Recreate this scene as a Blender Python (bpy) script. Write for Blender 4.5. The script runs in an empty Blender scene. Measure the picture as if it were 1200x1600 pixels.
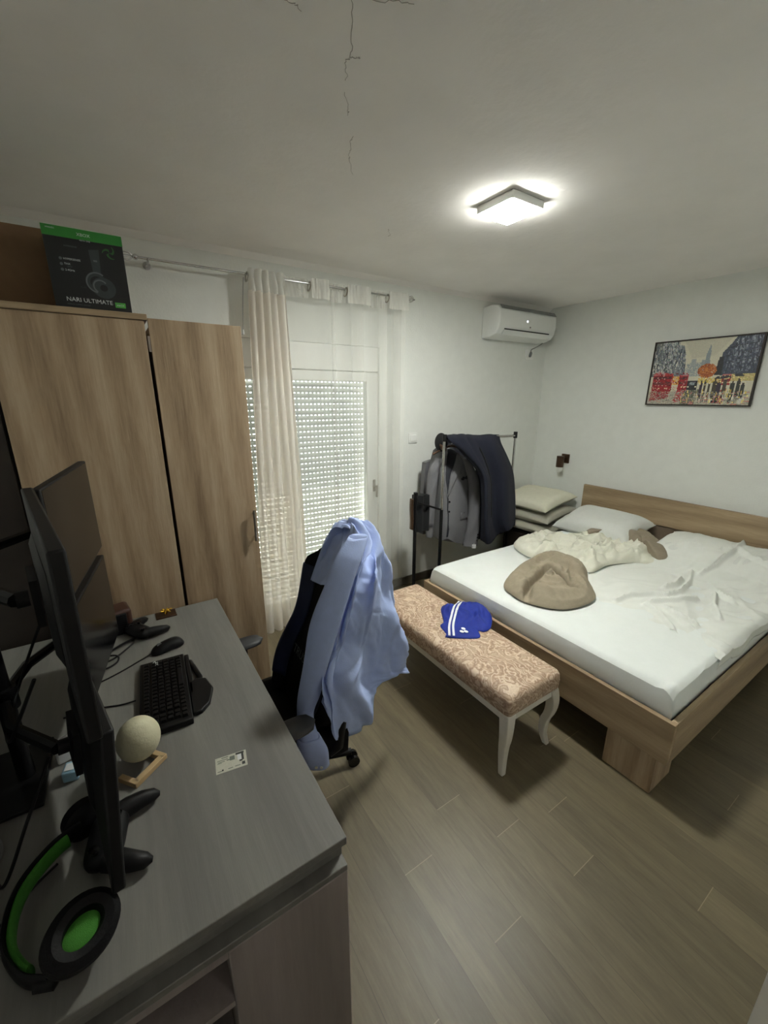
import bpy, bmesh, math, random
from mathutils import Vector, Matrix, noise
from mathutils import Quaternion
C = bpy.context.scene
COL = C.collection
PI = math.pi
rnd = random.Random(7)

#nets from survey of the room
SHIRT_BODY = [[(0.693,1.3,1.226),(0.729,1.33,1.228),(0.774,1.37,1.209),(0.801,1.38,1.197),(0.825,1.38,1.176),(0.85,1.38,1.149)],[(0.698,1.2,1.184),(0.721,1.206,1.173),(0.767,1.249,1.148),(0.797,1.27,1.132),(0.831,1.3,1.112),(0.876,1.34,1.085)],[(0.6,1.122,1.101),(0.625,1.103,1.107),(0.682,1.136,1.084),(0.714,1.124,1.086),(0.839,1.26,1.007),(0.915,1.32,0.977)],[(0.544,1.103,0.982),(0.581,1.081,0.988),(0.652,1.118,0.952),(0.703,1.113,0.946),(0.853,1.26,0.841),(0.945,1.32,0.8)],[(0.512,1.11,0.865),(0.564,1.102,0.851),(0.647,1.145,0.8),(0.758,1.21,0.73),(0.868,1.27,0.665),(0.991,1.33,0.599)],[(0.458,1.078,0.789),(0.506,1.057,0.756),(0.59,1.101,0.681),(0.733,1.22,0.582),(0.862,1.28,0.528),(1.024,1.34,0.469)],[(0.452,1.067,0.707),(0.524,1.063,0.505),(0.705,1.22,0.351),(0.776,1.22,0.467),(0.876,1.28,0.475),(1.042,1.34,0.397)]]
SHIRT_FRONT = [[(0.725,1.48,1.186),(0.73,1.43,1.207),(0.725,1.36,1.223),(0.704,1.28,1.232),(0.698,1.19,1.192)],[(0.663,1.453,1.126),(0.655,1.365,1.142),(0.651,1.293,1.156),(0.651,1.22,1.168),(0.654,1.16,1.163)],[(0.619,1.448,1.039),(0.62,1.38,1.052),(0.615,1.3,1.072),(0.6,1.19,1.106),(0.605,1.13,1.108)],[(0.587,1.44,0.975),(0.584,1.38,0.986),(0.573,1.3,1.014),(0.548,1.18,1.067),(0.555,1.12,1.066)]]
SLEEVE = [((0.66,1.17,1.23),14),((0.599,1.13,1.175),19),((0.538,1.1,1.091),22),((0.481,1.08,0.99),22),((0.451,1.09,0.863),21),((0.428,1.11,0.734),18),((0.413,1.124,0.646),14),((0.407,1.103,0.577),17),((0.418,1.084,0.512),22),((0.438,1.096,0.428),19)]
BLAZER_BODY = [[(2.233,2.56,1.259),(2.275,2.539,1.29),(2.312,2.518,1.29),(2.376,2.507,1.255),(2.5,2.539,1.188),(2.626,2.582,1.104)],[(2.169,2.539,1.087),(2.182,2.476,1.106),(2.236,2.444,1.111),(2.335,2.444,1.096),(2.474,2.486,1.06),(2.621,2.56,0.998)],[(2.172,2.539,0.869),(2.175,2.455,0.886),(2.245,2.423,0.884),(2.346,2.423,0.87),(2.486,2.465,0.842),(2.655,2.56,0.799)],[(2.166,2.539,0.69),(2.178,2.455,0.699),(2.241,2.412,0.688),(2.351,2.412,0.669),(2.491,2.455,0.646),(2.68,2.56,0.6)],[(2.189,2.539,0.524),(2.19,2.465,0.517),(2.238,2.423,0.538),(2.319,2.412,0.49),(2.475,2.444,0.437),(2.691,2.56,0.383)]]
BLAZER_SLEEVE_A = [((2.161,2.49,1.221),6),((2.112,2.49,1.127),8),((2.092,2.49,0.971),8),((2.087,2.49,0.782),7),((2.089,2.49,0.569),5.5)]
BLAZER_SLEEVE_B = [((2.383,2.42,1.212),4),((2.449,2.42,1.11),7),((2.495,2.42,1.007),8.5),((2.52,2.42,0.819),9),((2.522,2.42,0.615),10),((2.499,2.42,0.428),12)]
TROUSERS = [[(2.234,2.473,1.351),(2.374,2.473,1.343),(2.52,2.473,1.335),(2.674,2.473,1.326),(2.819,2.473,1.318)],[(2.132,2.379,1.419),(2.279,2.379,1.417),(2.419,2.379,1.41),(2.566,2.379,1.404),(2.72,2.379,1.397)],[(2.105,2.303,1.388),(2.219,2.284,1.369),(2.37,2.284,1.361),(2.514,2.284,1.352),(2.681,2.303,1.331)],[(2.214,2.284,1.262),(2.281,2.228,1.244),(2.443,2.247,1.224),(2.562,2.228,1.222),(2.77,2.284,1.199)],[(2.367,2.266,1.1),(2.385,2.2,1.093),(2.516,2.237,1.058),(2.609,2.2,1.065),(2.829,2.266,1.075)],[(2.393,2.247,0.928),(2.385,2.171,0.934),(2.531,2.228,0.897),(2.604,2.171,0.905),(2.847,2.247,0.897)],[(2.412,2.247,0.725),(2.405,2.171,0.734),(2.56,2.228,0.699),(2.643,2.171,0.717),(2.872,2.247,0.72)],[(2.429,2.247,0.537),(2.456,2.171,0.526),(2.633,2.228,0.543),(2.681,2.171,0.603),(2.89,2.247,0.592)]]
SHEET_WRINKLES = [[(2.35,1.067),(2.478,1.042),(2.608,0.977),(2.645,0.927),(2.765,0.902),(2.979,0.933),(3.124,0.979)],[(2.506,0.94),(2.608,0.874),(2.769,0.813)],[(2.906,0.77),(2.727,0.714),(2.609,0.646)],[(3.131,0.927),(3.376,0.867),(3.66,0.877)],[(3.396,0.922),(3.479,0.851),(3.4,0.753),(3.365,0.639)],[(2.762,0.986),(2.866,0.962),(3.01,0.99)],[(2.429,0.942),(2.401,0.857),(2.307,0.75),(2.268,0.718)],[(2.475,0.854),(2.431,0.751),(2.433,0.689)],[(3.042,0.848),(2.946,0.771),(2.875,0.665)],[(3.335,1.164),(3.38,1.039)],[(2.436,0.786),(2.394,0.726),(2.344,0.58),(2.325,0.512)],[(1.746,0.604),(1.783,0.547),(1.827,0.531)],[(1.885,0.487),(1.999,0.495),(2.102,0.532)],[(2.198,0.502),(2.337,0.512)]]
THROW_FOLDS = [[(2.341,1.723),(2.434,1.649),(2.529,1.577)],[(2.687,1.759),(2.579,1.594),(2.507,1.432),(2.542,1.346)],[(2.566,1.461),(2.665,1.466),(2.678,1.411),(2.878,1.554)],[(2.554,1.338),(2.76,1.336),(2.983,1.333),(3.274,1.353)],[(2.693,1.96),(2.686,1.874),(2.824,1.875),(2.959,1.851)],[(2.529,1.833),(2.458,1.721),(2.68,1.791)],[(3.16,1.659),(3.1,1.521),(2.824,1.34)],[(2.941,1.312),(3.165,1.317),(3.301,1.336)],[(3.435,1.545),(3.332,1.428),(3.165,1.317)]]
BUNDLE_GROOVES = [[(2.284,1.5),(2.076,1.435),(1.937,1.382),(1.892,1.345)],[(2.301,1.488),(2.251,1.36),(2.213,1.256),(2.173,1.23)],[(2.441,1.553),(2.409,1.419),(2.404,1.339)]]
THROW_OUT = [(2.558,1.995),(2.789,2.105),(3.015,2.081),(3.059,1.892),(3.42,1.82),(3.682,1.652),(3.489,1.43),(3.325,1.24),(3.136,1.188),(3.013,1.295),(2.81,1.371),(2.597,1.364),(2.597,1.481),(2.631,1.658),(2.47,1.762)]
BUNDLE_OUT = [(1.957,1.574),(1.878,1.446),(1.875,1.305),(1.992,1.158),(2.247,1.138),(2.442,1.295),(2.62,1.425),(2.665,1.577),(2.572,1.727),(2.29,1.706)]
BROWN_OUT = [(3.2,1.806),(3.644,1.903),(3.64,1.771),(3.649,1.557),(3.525,1.375),(3.285,1.177),(3.142,1.184),(3.266,1.374),(3.319,1.653)]
SHORTS_OUT = [(1.511,1.668),(1.571,1.696),(1.595,1.651),(1.674,1.678),(1.714,1.623),(1.74,1.539),(1.713,1.448),(1.615,1.362),(1.551,1.35),(1.529,1.372),(1.476,1.325),(1.344,1.418),(1.36,1.451),(1.385,1.528),(1.427,1.549)]
SHORTS_STRIPES = [[(1.349,1.413),(1.422,1.494),(1.523,1.578),(1.647,1.655)],[(1.369,1.4),(1.44,1.482),(1.529,1.557),(1.649,1.635)]]
SHORTS_LOGO = [(1.457,1.419),(1.43,1.402),(1.449,1.39)]


# ------------------------------------------------------------------ materials
def lin(c):
    def f(v):
        v = v / 255.0
        return v / 12.92 if v <= 0.04045 else ((v + 0.055) / 1.055) ** 2.4
    return (f(c[0]), f(c[1]), f(c[2]), 1.0)

class NT:
    def __init__(self, name):
        self.m = bpy.data.materials.new(name); self.m.use_nodes = True
        self.t = self.m.node_tree; self.t.nodes.clear()
        self.out = self.n('ShaderNodeOutputMaterial')
    def n(self, kind, **kw):
        nd = self.t.nodes.new(kind)
        for k, v in kw.items():
            if k in nd.inputs: nd.inputs[k].default_value = v
            else: setattr(nd, k, v)
        return nd
    def l(self, a, b): self.t.links.new(a, b)
    def math(self, op, a, b=None, c=None):
        nd = self.t.nodes.new('ShaderNodeMath'); nd.operation = op
        for i, v in enumerate((a, b, c)):
            if v is None: continue
            if hasattr(v, 'links') or hasattr(v, 'is_linked'): self.l(v, nd.inputs[i])
            else: nd.inputs[i].default_value = v
        return nd.outputs[0]
    def ramp(self, fac, stops):
        r = self.t.nodes.new('ShaderNodeValToRGB'); cr = r.color_ramp
        while len(cr.elements) < len(stops): cr.elements.new(0.5)
        for e, (p, c) in zip(cr.elements, stops): e.position = p; e.color = c
        self.l(fac, r.inputs[0]); return r.outputs[0]
    def coords(self, scale=(1, 1, 1), rot=(0, 0, 0)):
        tc = self.n('ShaderNodeTexCoord'); mp = self.n('ShaderNodeMapping')
        mp.inputs['Scale'].default_value = scale; mp.inputs['Rotation'].default_value = rot
        self.l(tc.outputs['Object'], mp.inputs[0]); return mp.outputs[0]
    def noise(self, vec, scale, detail=4, rough=0.55, dist=0.0):
        nd = self.n('ShaderNodeTexNoise'); nd.inputs['Scale'].default_value = scale
        nd.inputs['Detail'].default_value = detail; nd.inputs['Roughness'].default_value = rough
        nd.inputs['Distortion'].default_value = dist
        self.l(vec, nd.inputs['Vector']); return nd.outputs['Fac']
    def bump(self, h, strength, dist=0.01):
        b = self.n('ShaderNodeBump'); b.inputs['Strength'].default_value = strength; b.inputs['Distance'].default_value = dist
        self.l(h, b.inputs['Height']); return b.outputs['Normal']
    def mixc(self, fac, a, b, mode='MIX'):
        mx = self.n('ShaderNodeMix', data_type='RGBA', blend_type=mode)
        for sock, v in ((0, fac), (6, a), (7, b)):
            if hasattr(v, 'is_linked'): self.l(v, mx.inputs[sock])
            else: mx.inputs[sock].default_value = v
        return mx.outputs[2]
    def bsdf(self, col, rough=0.6, metal=0.0, normal=None, **kw):
        p = self.n('ShaderNodeBsdfPrincipled')
        if hasattr(col, 'is_linked'): self.l(col, p.inputs['Base Color'])
        else: p.inputs['Base Color'].default_value = col
        if hasattr(rough, 'is_linked'): self.l(rough, p.inputs['Roughness'])
        else: p.inputs['Roughness'].default_value = rough
        p.inputs['Metallic'].default_value = metal
        if normal is not None: self.l(normal, p.inputs['Normal'])
        for k, v in kw.items(): p.inputs[k.replace('_', ' ')].default_value = v
        self.l(p.outputs[0], self.out.inputs[0]); return p

def plain(name, rgb, rough=0.6, metal=0.0, var=0.08, scale=30.0, bump=0.05, **kw):
    t = NT(name); v = t.coords()
    f = t.noise(v, scale, 4)
    c = lin(rgb); d = tuple(x * (1 - var) for x in c[:3]) + (1,); e = tuple(min(1, x * (1 + var)) for x in c[:3]) + (1,)
    col = t.ramp(f, [(0.3, d), (0.7, e)])
    nrm = t.bump(t.noise(v, scale * 6, 3), bump) if bump else None
    t.bsdf(col, rough, metal, nrm, **kw); return t.m

def wood(name, dark, mid, light, axis='z', rough=0.5, scale=1.0):
    t = NT(name)
    s = {'x': (0.7, 9, 9), 'y': (9, 0.7, 9), 'z': (9, 9, 0.7)}[axis]
    v = t.coords(tuple(k * scale for k in s))
    big = t.noise(v, 0.55, 2, 0.5, 0.5)
    fine = t.noise(t.coords(tuple(k * scale * m for k, m in zip(s, (3, 3, 3)))), 3.0, 6, 0.65, 0.3)
    w = t.n('ShaderNodeTexWave'); w.wave_type = 'BANDS'; w.bands_direction = 'DIAGONAL'
    w.inputs['Scale'].default_value = 0.55; w.inputs['Distortion'].default_value = 5.0; w.inputs['Detail'].default_value = 3; w.inputs['Detail Scale'].default_value = 0.8
    t.l(v, w.inputs['Vector'])
    f = t.math('ADD', t.math('MULTIPLY', big, 0.45), t.math('ADD', t.math('MULTIPLY', fine, 0.40), t.math('MULTIPLY', w.outputs['Fac'], 0.15)))
    col = t.ramp(f, [(0.30, lin(dark)), (0.5, lin(mid)), (0.68, lin(light))])
    t.bsdf(col, rough, 0, t.bump(fine, 0.12)); return t.m

M = {}
M['wall'] = plain('wall_paint', (226, 228, 224), 0.9, var=0.02, scale=12, bump=0.12)
M['ceiling'] = plain('ceiling_paint', (240, 237, 234), 0.95, var=0.025, scale=4, bump=0.15)
M['oak_v'] = wood('oak_vertical', (128, 106, 82), (170, 147, 119), (190, 170, 143), 'z')
M['oak_y'] = wood('oak_along_y', (128, 109, 84), (156, 135, 107), (178, 157, 128), 'y')
M['oak_x'] = wood('oak_along_x', (128, 109, 84), (156, 135, 107), (178, 157, 128), 'x')
M['desk'] = wood('grey_desk', (104, 103, 100), (119, 118, 114), (131, 130, 125), 'y', 0.45, 0.5)
M['desk_end'] = wood('grey_desk_end', (130, 122, 121), (146, 137, 135), (158, 149, 147), 'z', 0.6, 0.6)
M['taupe'] = plain('taupe_board', (112, 98, 84), 0.6)
M['dark_brown'] = plain('dark_brown_board', (40, 32, 26), 0.6)
M['card'] = plain('brown_cardboard', (112, 86, 60), 0.8, var=0.05)
M['white_pvc'] = plain('white_pvc', (232, 233, 230), 0.35, var=0.01, bump=0)
M['white_paint'] = plain('white_lacquer', (226, 222, 212), 0.4, var=0.02, bump=0)
M['ac'] = plain('air_unit_plastic', (228, 230, 228), 0.4, var=0.01, bump=0)
M['grey_plastic'] = plain('grey_plastic', (120, 122, 122), 0.5, bump=0)
M['black'] = plain('black_plastic', (14, 14, 16), 0.5, var=0.1, bump=0.02, Specular_IOR_Level=0.25)
M['black_gloss'] = plain('black_gloss', (16, 16, 18), 0.22, bump=0)
M['arm_pad'] = plain('armrest_pad', (46, 47, 50), 0.5, bump=0.05)
M['screen'] = plain('monitor_screen', (16, 16, 18), 0.16, bump=0, Specular_IOR_Level=0.35)
M['monitor_back'] = plain('monitor_back', (17, 17, 19), 0.5, bump=0.02, Specular_IOR_Level=0.3)
M['black_leather'] = plain('black_leather', (9, 9, 11), 0.6, bump=0.15, Specular_IOR_Level=0.2)
M['navy_leather'] = plain('navy_leather', (24, 34, 66), 0.5, bump=0.12)
M['chrome'] = plain('chrome', (200, 200, 200), 0.22, 1.0, var=0.02, bump=0)
M['steel'] = plain('brushed_steel', (165, 160, 150), 0.35, 1.0, bump=0)
M['bronze'] = plain('bronze_metal', (74, 54, 40), 0.4, 0.6, bump=0)
M['baseboard'] = plain('dark_baseboard_tile', (78, 72, 62), 0.4, var=0.12, scale=9)
M['sheet'] = plain('white_bed_linen', (226, 230, 228), 0.85, var=0.015, scale=14, bump=0.06)
M['sheet2'] = plain('off_white_top_sheet', (224, 226, 221), 0.85, var=0.02, scale=14, bump=0.08)
M['pillow'] = plain('pale_grey_pillowcase', (214, 216, 212), 0.85, var=0.02, bump=0.08)
M['pillow_cream'] = plain('cream_pillowcase', (214, 212, 194), 0.85, var=0.03, bump=0.12)
M['pillow_edge'] = plain('grey_quilt_cotton', (176, 174, 160), 0.85, var=0.04, bump=0.12)
M['throw'] = plain('cream_throw', (224, 223, 208), 0.9, var=0.03, scale=60, bump=0.25)
M['beige'] = plain('taupe_cotton', (152, 141, 122), 0.9, var=0.06, scale=50, bump=0.35)
M['taupe_cloth'] = plain('dark_taupe_cotton', (142, 131, 114), 0.9, var=0.05, scale=50, bump=0.3)
M['blue_cotton'] = plain('blue_sport_fabric', (12, 40, 140), 0.7, var=0.08, scale=50, bump=0.15)
M['white_print'] = plain('white_print', (238, 240, 245), 0.6, var=0.02, bump=0)
M['shirt'] = plain('light_blue_shirt_cotton', (172, 190, 236), 0.8, var=0.03, scale=40, bump=0.1)
M['blazer'] = plain('grey_suit_wool', (112, 112, 116), 0.95, var=0.1, scale=240, bump=0.25)
M['blazer_dark'] = plain('dark_lining', (26, 28, 38), 0.6, bump=0.05)
M['navy'] = plain('navy_suit_wool', (10, 14, 32), 0.95, var=0.1, scale=200, bump=0.2)
M['black_cloth'] = plain('black_cloth', (16, 17, 20), 0.95, bump=0.2)
M['green'] = plain('green_foam', (60, 128, 38), 0.85, var=0.08, scale=120, bump=0.3)
M['print_green'] = plain('printed_green', (44, 128, 48), 0.5, var=0.03, bump=0)
M['print_badge'] = plain('printed_badge_green', (86, 176, 76), 0.5, var=0.03, bump=0)
M['print_dark_green'] = plain('printed_dark_green', (44, 92, 44), 0.5, bump=0)
M['print_white'] = plain('printed_white', (205, 210, 210), 0.5, bump=0)
M['print_grey'] = plain('printed_grey', (92, 98, 100), 0.5, bump=0)
M['print_dim'] = plain('printed_dim_grey', (52, 58, 60), 0.5, bump=0)
M['box_black'] = plain('printed_black_carton', (22, 25, 26), 0.4, var=0.04, bump=0)
M['gold'] = plain('gold_metal', (214, 176, 70), 0.25, 1.0, bump=0.0)
M['stone'] = plain('pale_lamp_stone', (206, 202, 172), 0.7, var=0.05, scale=18, bump=0.15)
M['light_wood'] = plain('light_wood', (190, 164, 122), 0.6, var=0.08)
M['red_brown'] = plain('reddish_brown_casing', (66, 42, 34), 0.4, bump=0)
M['paper'] = plain('white_paper', (226, 228, 230), 0.8, bump=0)
M['pale_blue'] = plain('pale_blue_plastic', (150, 190, 214), 0.5, bump=0)
M['id_card'] = plain('printed_card', (196, 196, 182), 0.4, var=0.06, scale=200, bump=0)
M['id_ink'] = plain('card_ink', (110, 118, 108), 0.5, bump=0)
M['id_dark'] = plain('card_dark_ink', (52, 54, 54), 0.5, bump=0)
M['crack'] = plain('plaster_crack', (176, 170, 165), 0.95, bump=0)
M['terrace'] = plain('terrace_tile', (200, 196, 188), 0.8)
M['shade_print_black'] = plain('shade_and_print_black', (12, 12, 14), 0.8, bump=0)  # near-black for painted shade in recesses, and for black print

def marble(name):
    t = NT(name); v = t.coords()
    n1 = t.noise(v, 6.0, 3, 0.5, 1.2)
    t2 = t.n('ShaderNodeTexNoise'); t2.inputs['Scale'].default_value = 3.4; t2.inputs['Detail'].default_value = 3.5; t2.inputs['Distortion'].default_value = 3.0
    t.l(v, t2.inputs['Vector'])
    w = t.n('ShaderNodeTexWave'); w.inputs['Scale'].default_value = 4.5; w.inputs['Distortion'].default_value = 18; w.inputs['Detail'].default_value = 4; w.inputs['Detail Scale'].default_value = 1.6
    t.l(v, w.inputs['Vector'])
    f = t.math('ADD', t.math('MULTIPLY', t2.outputs['Fac'], 0.8), t.math('MULTIPLY', w.outputs['Fac'], 0.2))
    col = t.ramp(f, [(0.22, lin((150, 122, 102))), (0.36, lin((196, 172, 148))), (0.44, lin((160, 130, 108))), (0.50, lin((220, 200, 178))), (0.57, lin((188, 160, 136))), (0.62, lin((156, 126, 104))), (0.68, lin((212, 190, 168)))])
    t.bsdf(col, 0.6, 0, t.bump(n1, 0.15)); return t.m
M['marble'] = marble('beige_swirl_upholstery')

def floor_mat():
    t = NT('wood_look_floor_tile')
    tc = t.n('ShaderNodeTexCoord'); sp = t.n('ShaderNodeSeparateXYZ'); t.l(tc.outputs['Object'], sp.inputs[0])
    W_, L_ = 0.13, 1.17
    xr = t.math('DIVIDE', t.math('ADD', sp.outputs[0], 5.063), W_)
    row = t.math('FLOOR', xr)
    wn = t.n('ShaderNodeTexWhiteNoise', noise_dimensions='1D'); t.l(row, wn.inputs['W'])
    yr = t.math('ADD', t.math('DIVIDE', sp.outputs[1], L_), wn.outputs['Value'])
    pl = t.math('FLOOR', yr)
    fx = t.math('FRACT', xr); fy = t.math('FRACT', yr)
    ex = t.math('MULTIPLY', t.math('MINIMUM', fx, t.math('SUBTRACT', 1.0, fx)), W_)
    ey = t.math('MULTIPLY', t.math('MINIMUM', fy, t.math('SUBTRACT', 1.0, fy)), L_)
    jx = t.math('LESS_THAN', ex, 0.0009); jy = t.math('LESS_THAN', ey, 0.0013)
    cb = t.n('ShaderNodeCombineXYZ'); t.l(row, cb.inputs[0]); t.l(pl, cb.inputs[1])
    w2 = t.n('ShaderNodeTexWhiteNoise', noise_dimensions='3D'); t.l(cb.outputs[0], w2.inputs['Vector'])
    cv = t.n('ShaderNodeCombineXYZ')
    t.l(t.math('MULTIPLY', sp.outputs[0], 11.0), cv.inputs[0])
    t.l(t.math('ADD', t.math('MULTIPLY', sp.outputs[1], 1.1), t.math('MULTIPLY', w2.outputs['Value'], 37.0)), cv.inputs[1])
    g1 = t.noise(cv.outputs[0], 1.2, 5, 0.6, 0.8); g2 = t.noise(cv.outputs[0], 8.0, 5, 0.7, 0.2)
    f = t.math('ADD', t.math('MULTIPLY', g1, 0.55), t.math('MULTIPLY', g2, 0.45))
    col = t.ramp(f, [(0.3, lin((88, 79, 61))), (0.5, lin((105, 95, 74))), (0.7, lin((119, 109, 86)))])
    tone = t.n('ShaderNodeHueSaturation'); t.l(col, tone.inputs['Color'])
    t.l(t.math('ADD', t.math('MULTIPLY', w2.outputs['Value'], 0.22), 0.89), tone.inputs['Value'])
    c2 = t.mixc(t.math('MULTIPLY', jx, 0.55), tone.outputs[0], lin((70, 62, 50)))
    c3 = t.mixc(t.math('MULTIPLY', jy, 0.5), c2, lin((165, 150, 126)))
    t.bsdf(c3, 0.42, 0, t.bump(f, 0.08)); return t.m
M['floor'] = floor_mat()

def sheer(name, rgb, see, trans=0.5):
    t = NT(name); v = t.coords((1, 1, 0.05))
    f = t.noise(v, 220, 2)
    c = lin(rgb)
    d = t.n('ShaderNodeBsdfDiffuse'); d.inputs[0].default_value = c
    tr = t.n('ShaderNodeBsdfTranslucent'); tr.inputs[0].default_value = c
    m1 = t.n('ShaderNodeMixShader'); m1.inputs[0].default_value = trans
    t.l(d.outputs[0], m1.inputs[1]); t.l(tr.outputs[0], m1.inputs[2])
    tp = t.n('ShaderNodeBsdfTransparent'); m2 = t.n('ShaderNodeMixShader')
    t.l(t.math('ADD', t.math('MULTIPLY', f, 0.06), 1 - see - 0.03), m2.inputs[0])
    t.l(tp.outputs[0], m2.inputs[1]); t.l(m1.outputs[0], m2.inputs[2])
    t.l(m2.outputs[0], t.out.inputs[0]); return t.m
M['sheer'] = sheer('sheer_voile', (238, 238, 234), 0.74, 0.35)
M['sheer_dense'] = sheer('gathered_voile', (236, 230, 222), 0.10, 0.42)
M['curtain_band'] = sheer('curtain_header_tape', (238, 237, 232), 0.28, 0.3)
M['slat'] = sheer('shutter_slat_plastic', (218, 220, 216), 0.0, 0.16)

def glass():
    t = NT('window_glass')
    tp = t.n('ShaderNodeBsdfTransparent'); tp.inputs[0].default_value = (0.93, 0.95, 0.94, 1)
    g = t.n('ShaderNodeBsdfGlossy'); g.inputs['Roughness'].default_value = 0.03
    m = t.n('ShaderNodeMixShader'); m.inputs[0].default_value = 0.05
    t.l(tp.outputs[0], m.inputs[1]); t.l(g.outputs[0], m.inputs[2]); t.l(m.outputs[0], t.out.inputs[0]); return t.m
M['glass'] = glass()

def emit(name, rgb, s):
    t = NT(name); e = t.n('ShaderNodeEmission'); e.inputs[0].default_value = lin(rgb); e.inputs[1].default_value = s
    t.l(e.outputs[0], t.out.inputs[0]); return t.m
M['lamp'] = emit('led_panel_light', (250, 252, 243), 262.0)
M['hall'] = emit('hall_lamp_light', (255, 238, 230), 14.0)
M['led'] = emit('small_led', (235, 245, 255), 3.0)

def painted():
    t = NT('painted_canvas'); a = t.n('ShaderNodeVertexColor'); a.layer_name = 'paint'
    t.bsdf(a.outputs[0], 0.45, 0); return t.m
M['canvas'] = painted()

# ------------------------------------------------------------------ mesh building
class MB:
    def __init__(self): self.v = []; self.f = []
    def add(self, vs, fs):
        b = len(self.v); self.v += [Vector(p) for p in vs]; self.f += [tuple(b + i for i in q) for q in fs]; return self
    def box(self, x0, x1, y0, y1, z0, z1):
        vs = [(x, y, z) for z in (z0, z1) for y in (y0, y1) for x in (x0, x1)]
        return self.add(vs, [(0, 2, 3, 1), (4, 5, 7, 6), (0, 1, 5, 4), (2, 6, 7, 3), (0, 4, 6, 2), (1, 3, 7, 5)])
    def obox(self, c, ax, ay, az):      # oriented box: centre and three half vectors
        c, ax, ay, az = Vector(c), Vector(ax), Vector(ay), Vector(az)
        vs = [c + sx * ax + sy * ay + sz * az for sz in (-1, 1) for sy in (-1, 1) for sx in (-1, 1)]
        fs = [(0, 2, 3, 1), (4, 5, 7, 6), (0, 1, 5, 4), (2, 6, 7, 3), (0, 4, 6, 2), (1, 3, 7, 5)]
        if ax.cross(ay).dot(az) < 0: fs = [q[::-1] for q in fs]
        return self.add(vs, fs)
    def loft(self, rings, closed=True, caps=True):
        n = len(rings[0]); vs = [p for r in rings for p in r]; fs = []
        for i in range(len(rings) - 1):
            for j in range(n if closed else n - 1):
                k = (j + 1) % n
                fs.append((i * n + j, i * n + k, (i + 1) * n + k, (i + 1) * n + j))
        if caps and closed:
            fs.append(tuple(range(n))[::-1]); fs.append(tuple((len(rings) - 1) * n + j for j in range(n)))
        return self.add(vs, fs)
    def tube(self, path, r, n=8, squash=None):
        path = [Vector(p) for p in path]; rings = []; up = None
        for i, p in enumerate(path):
            t = (path[min(i + 1, len(path) - 1)] - path[max(i - 1, 0)]).normalized()
            if up is None:
                up = Vector((0, 0, 1)) if abs(t.z) < 0.9 else Vector((1, 0, 0))
            s = t.cross(up)
            if s.length < 1e-5: s = t.orthogonal()
            s.normalize(); u = s.cross(t).normalized(); up = u
            rr = r[i] if isinstance(r, (list, tuple)) else r
            rings.append([p + rr * (math.cos(2 * PI * k / n) * s + math.sin(2 * PI * k / n) * u) for k in range(n)])
        return self.loft(rings)
    def cyl(self, a, b, r, r2=None, n=24):
        return self.tube([a, b], [r, r if r2 is None else r2], n)
    def lathe(self, c, prof, axis=(0, 0, 1), n=28):
        ax = Vector(axis).normalized(); s = ax.orthogonal().normalized(); u = ax.cross(s); c = Vector(c)
        return self.loft([[c + ax * h + r * (math.cos(2 * PI * k / n) * s + math.sin(2 * PI * k / n) * u) for k in range(n)] for r, h in prof])
    def ell(self, c, rx, ry, rz, n=24, m=14, rot=None):
        rings = []
        for i in range(m + 1):
            th = PI * i / m; st = max(math.sin(th), 1e-3)
            ring = []
            for k in range(n):
                p = Vector((rx * st * math.cos(2 * PI * k / n), ry * st * math.sin(2 * PI * k / n), -rz * math.cos(th)))
                if rot: p = rot @ p
                ring.append(Vector(c) + p)
            rings.append(ring)
        return self.loft(rings)
    def prism(self, poly, base, ax, ay, depth):   # flat outline (a, b) in the plane base + a*ax + b*ay, pushed by depth
        base, ax, ay, d = Vector(base), Vector(ax), Vector(ay), Vector(depth)
        r0 = [base + a * ax + b * ay for a, b in poly]
        return self.loft([r0, [p + d for p in r0]])
    def grid(self, rows, closed_u=False):
        n = len(rows[0]); vs = [p for r in rows for p in r]; fs = []
        for i in range(len(rows) - 1):
            for j in range(n if closed_u else n - 1):
                k = (j + 1) % n
                fs.append((i * n + j, i * n + k, (i + 1) * n + k, (i + 1) * n + j))
        return self.add(vs, fs)
    def build(self, name, mat, parent=None, loc=None, bevel=0, seg=2, smooth=True, solid=0, offset=-1.0, subsurf=0, angle=40):
        me = bpy.data.meshes.new(name)
        if parent is not None:
            base = Vector((0, 0, 0)); p = parent
            while p is not None: base += p.location; p = p.parent
        else:
            if loc is None:
                lo = [min(v[i] for v in self.v) for i in range(3)]; hi = [max(v[i] for v in self.v) for i in range(3)]
                loc = ((lo[0] + hi[0]) / 2, (lo[1] + hi[1]) / 2, lo[2])
            base = Vector(loc)
        me.from_pydata([tuple(v - base) for v in self.v], [], self.f)
        bm = bmesh.new(); bm.from_mesh(me); bmesh.ops.recalc_face_normals(bm, faces=bm.faces); bm.to_mesh(me); bm.free()
        if smooth:
            for q in me.polygons: q.use_smooth = True
            me.set_sharp_from_angle(angle=math.radians(angle))
        me.materials.append(mat)
        o = bpy.data.objects.new(name, me); COL.objects.link(o)
        if parent is not None: o.parent = parent
        else: o.location = base
        if solid:
            s = o.modifiers.new('cloth', 'SOLIDIFY'); s.thickness = solid; s.offset = offset
        if bevel:
            b = o.modifiers.new('edge', 'BEVEL'); b.width = bevel; b.segments = seg; b.limit_method = 'ANGLE'; b.angle_limit = math.radians(35)
        if subsurf:
            s = o.modifiers.new('smooth', 'SUBSURF'); s.levels = subsurf; s.render_levels = subsurf
        return o

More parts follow.
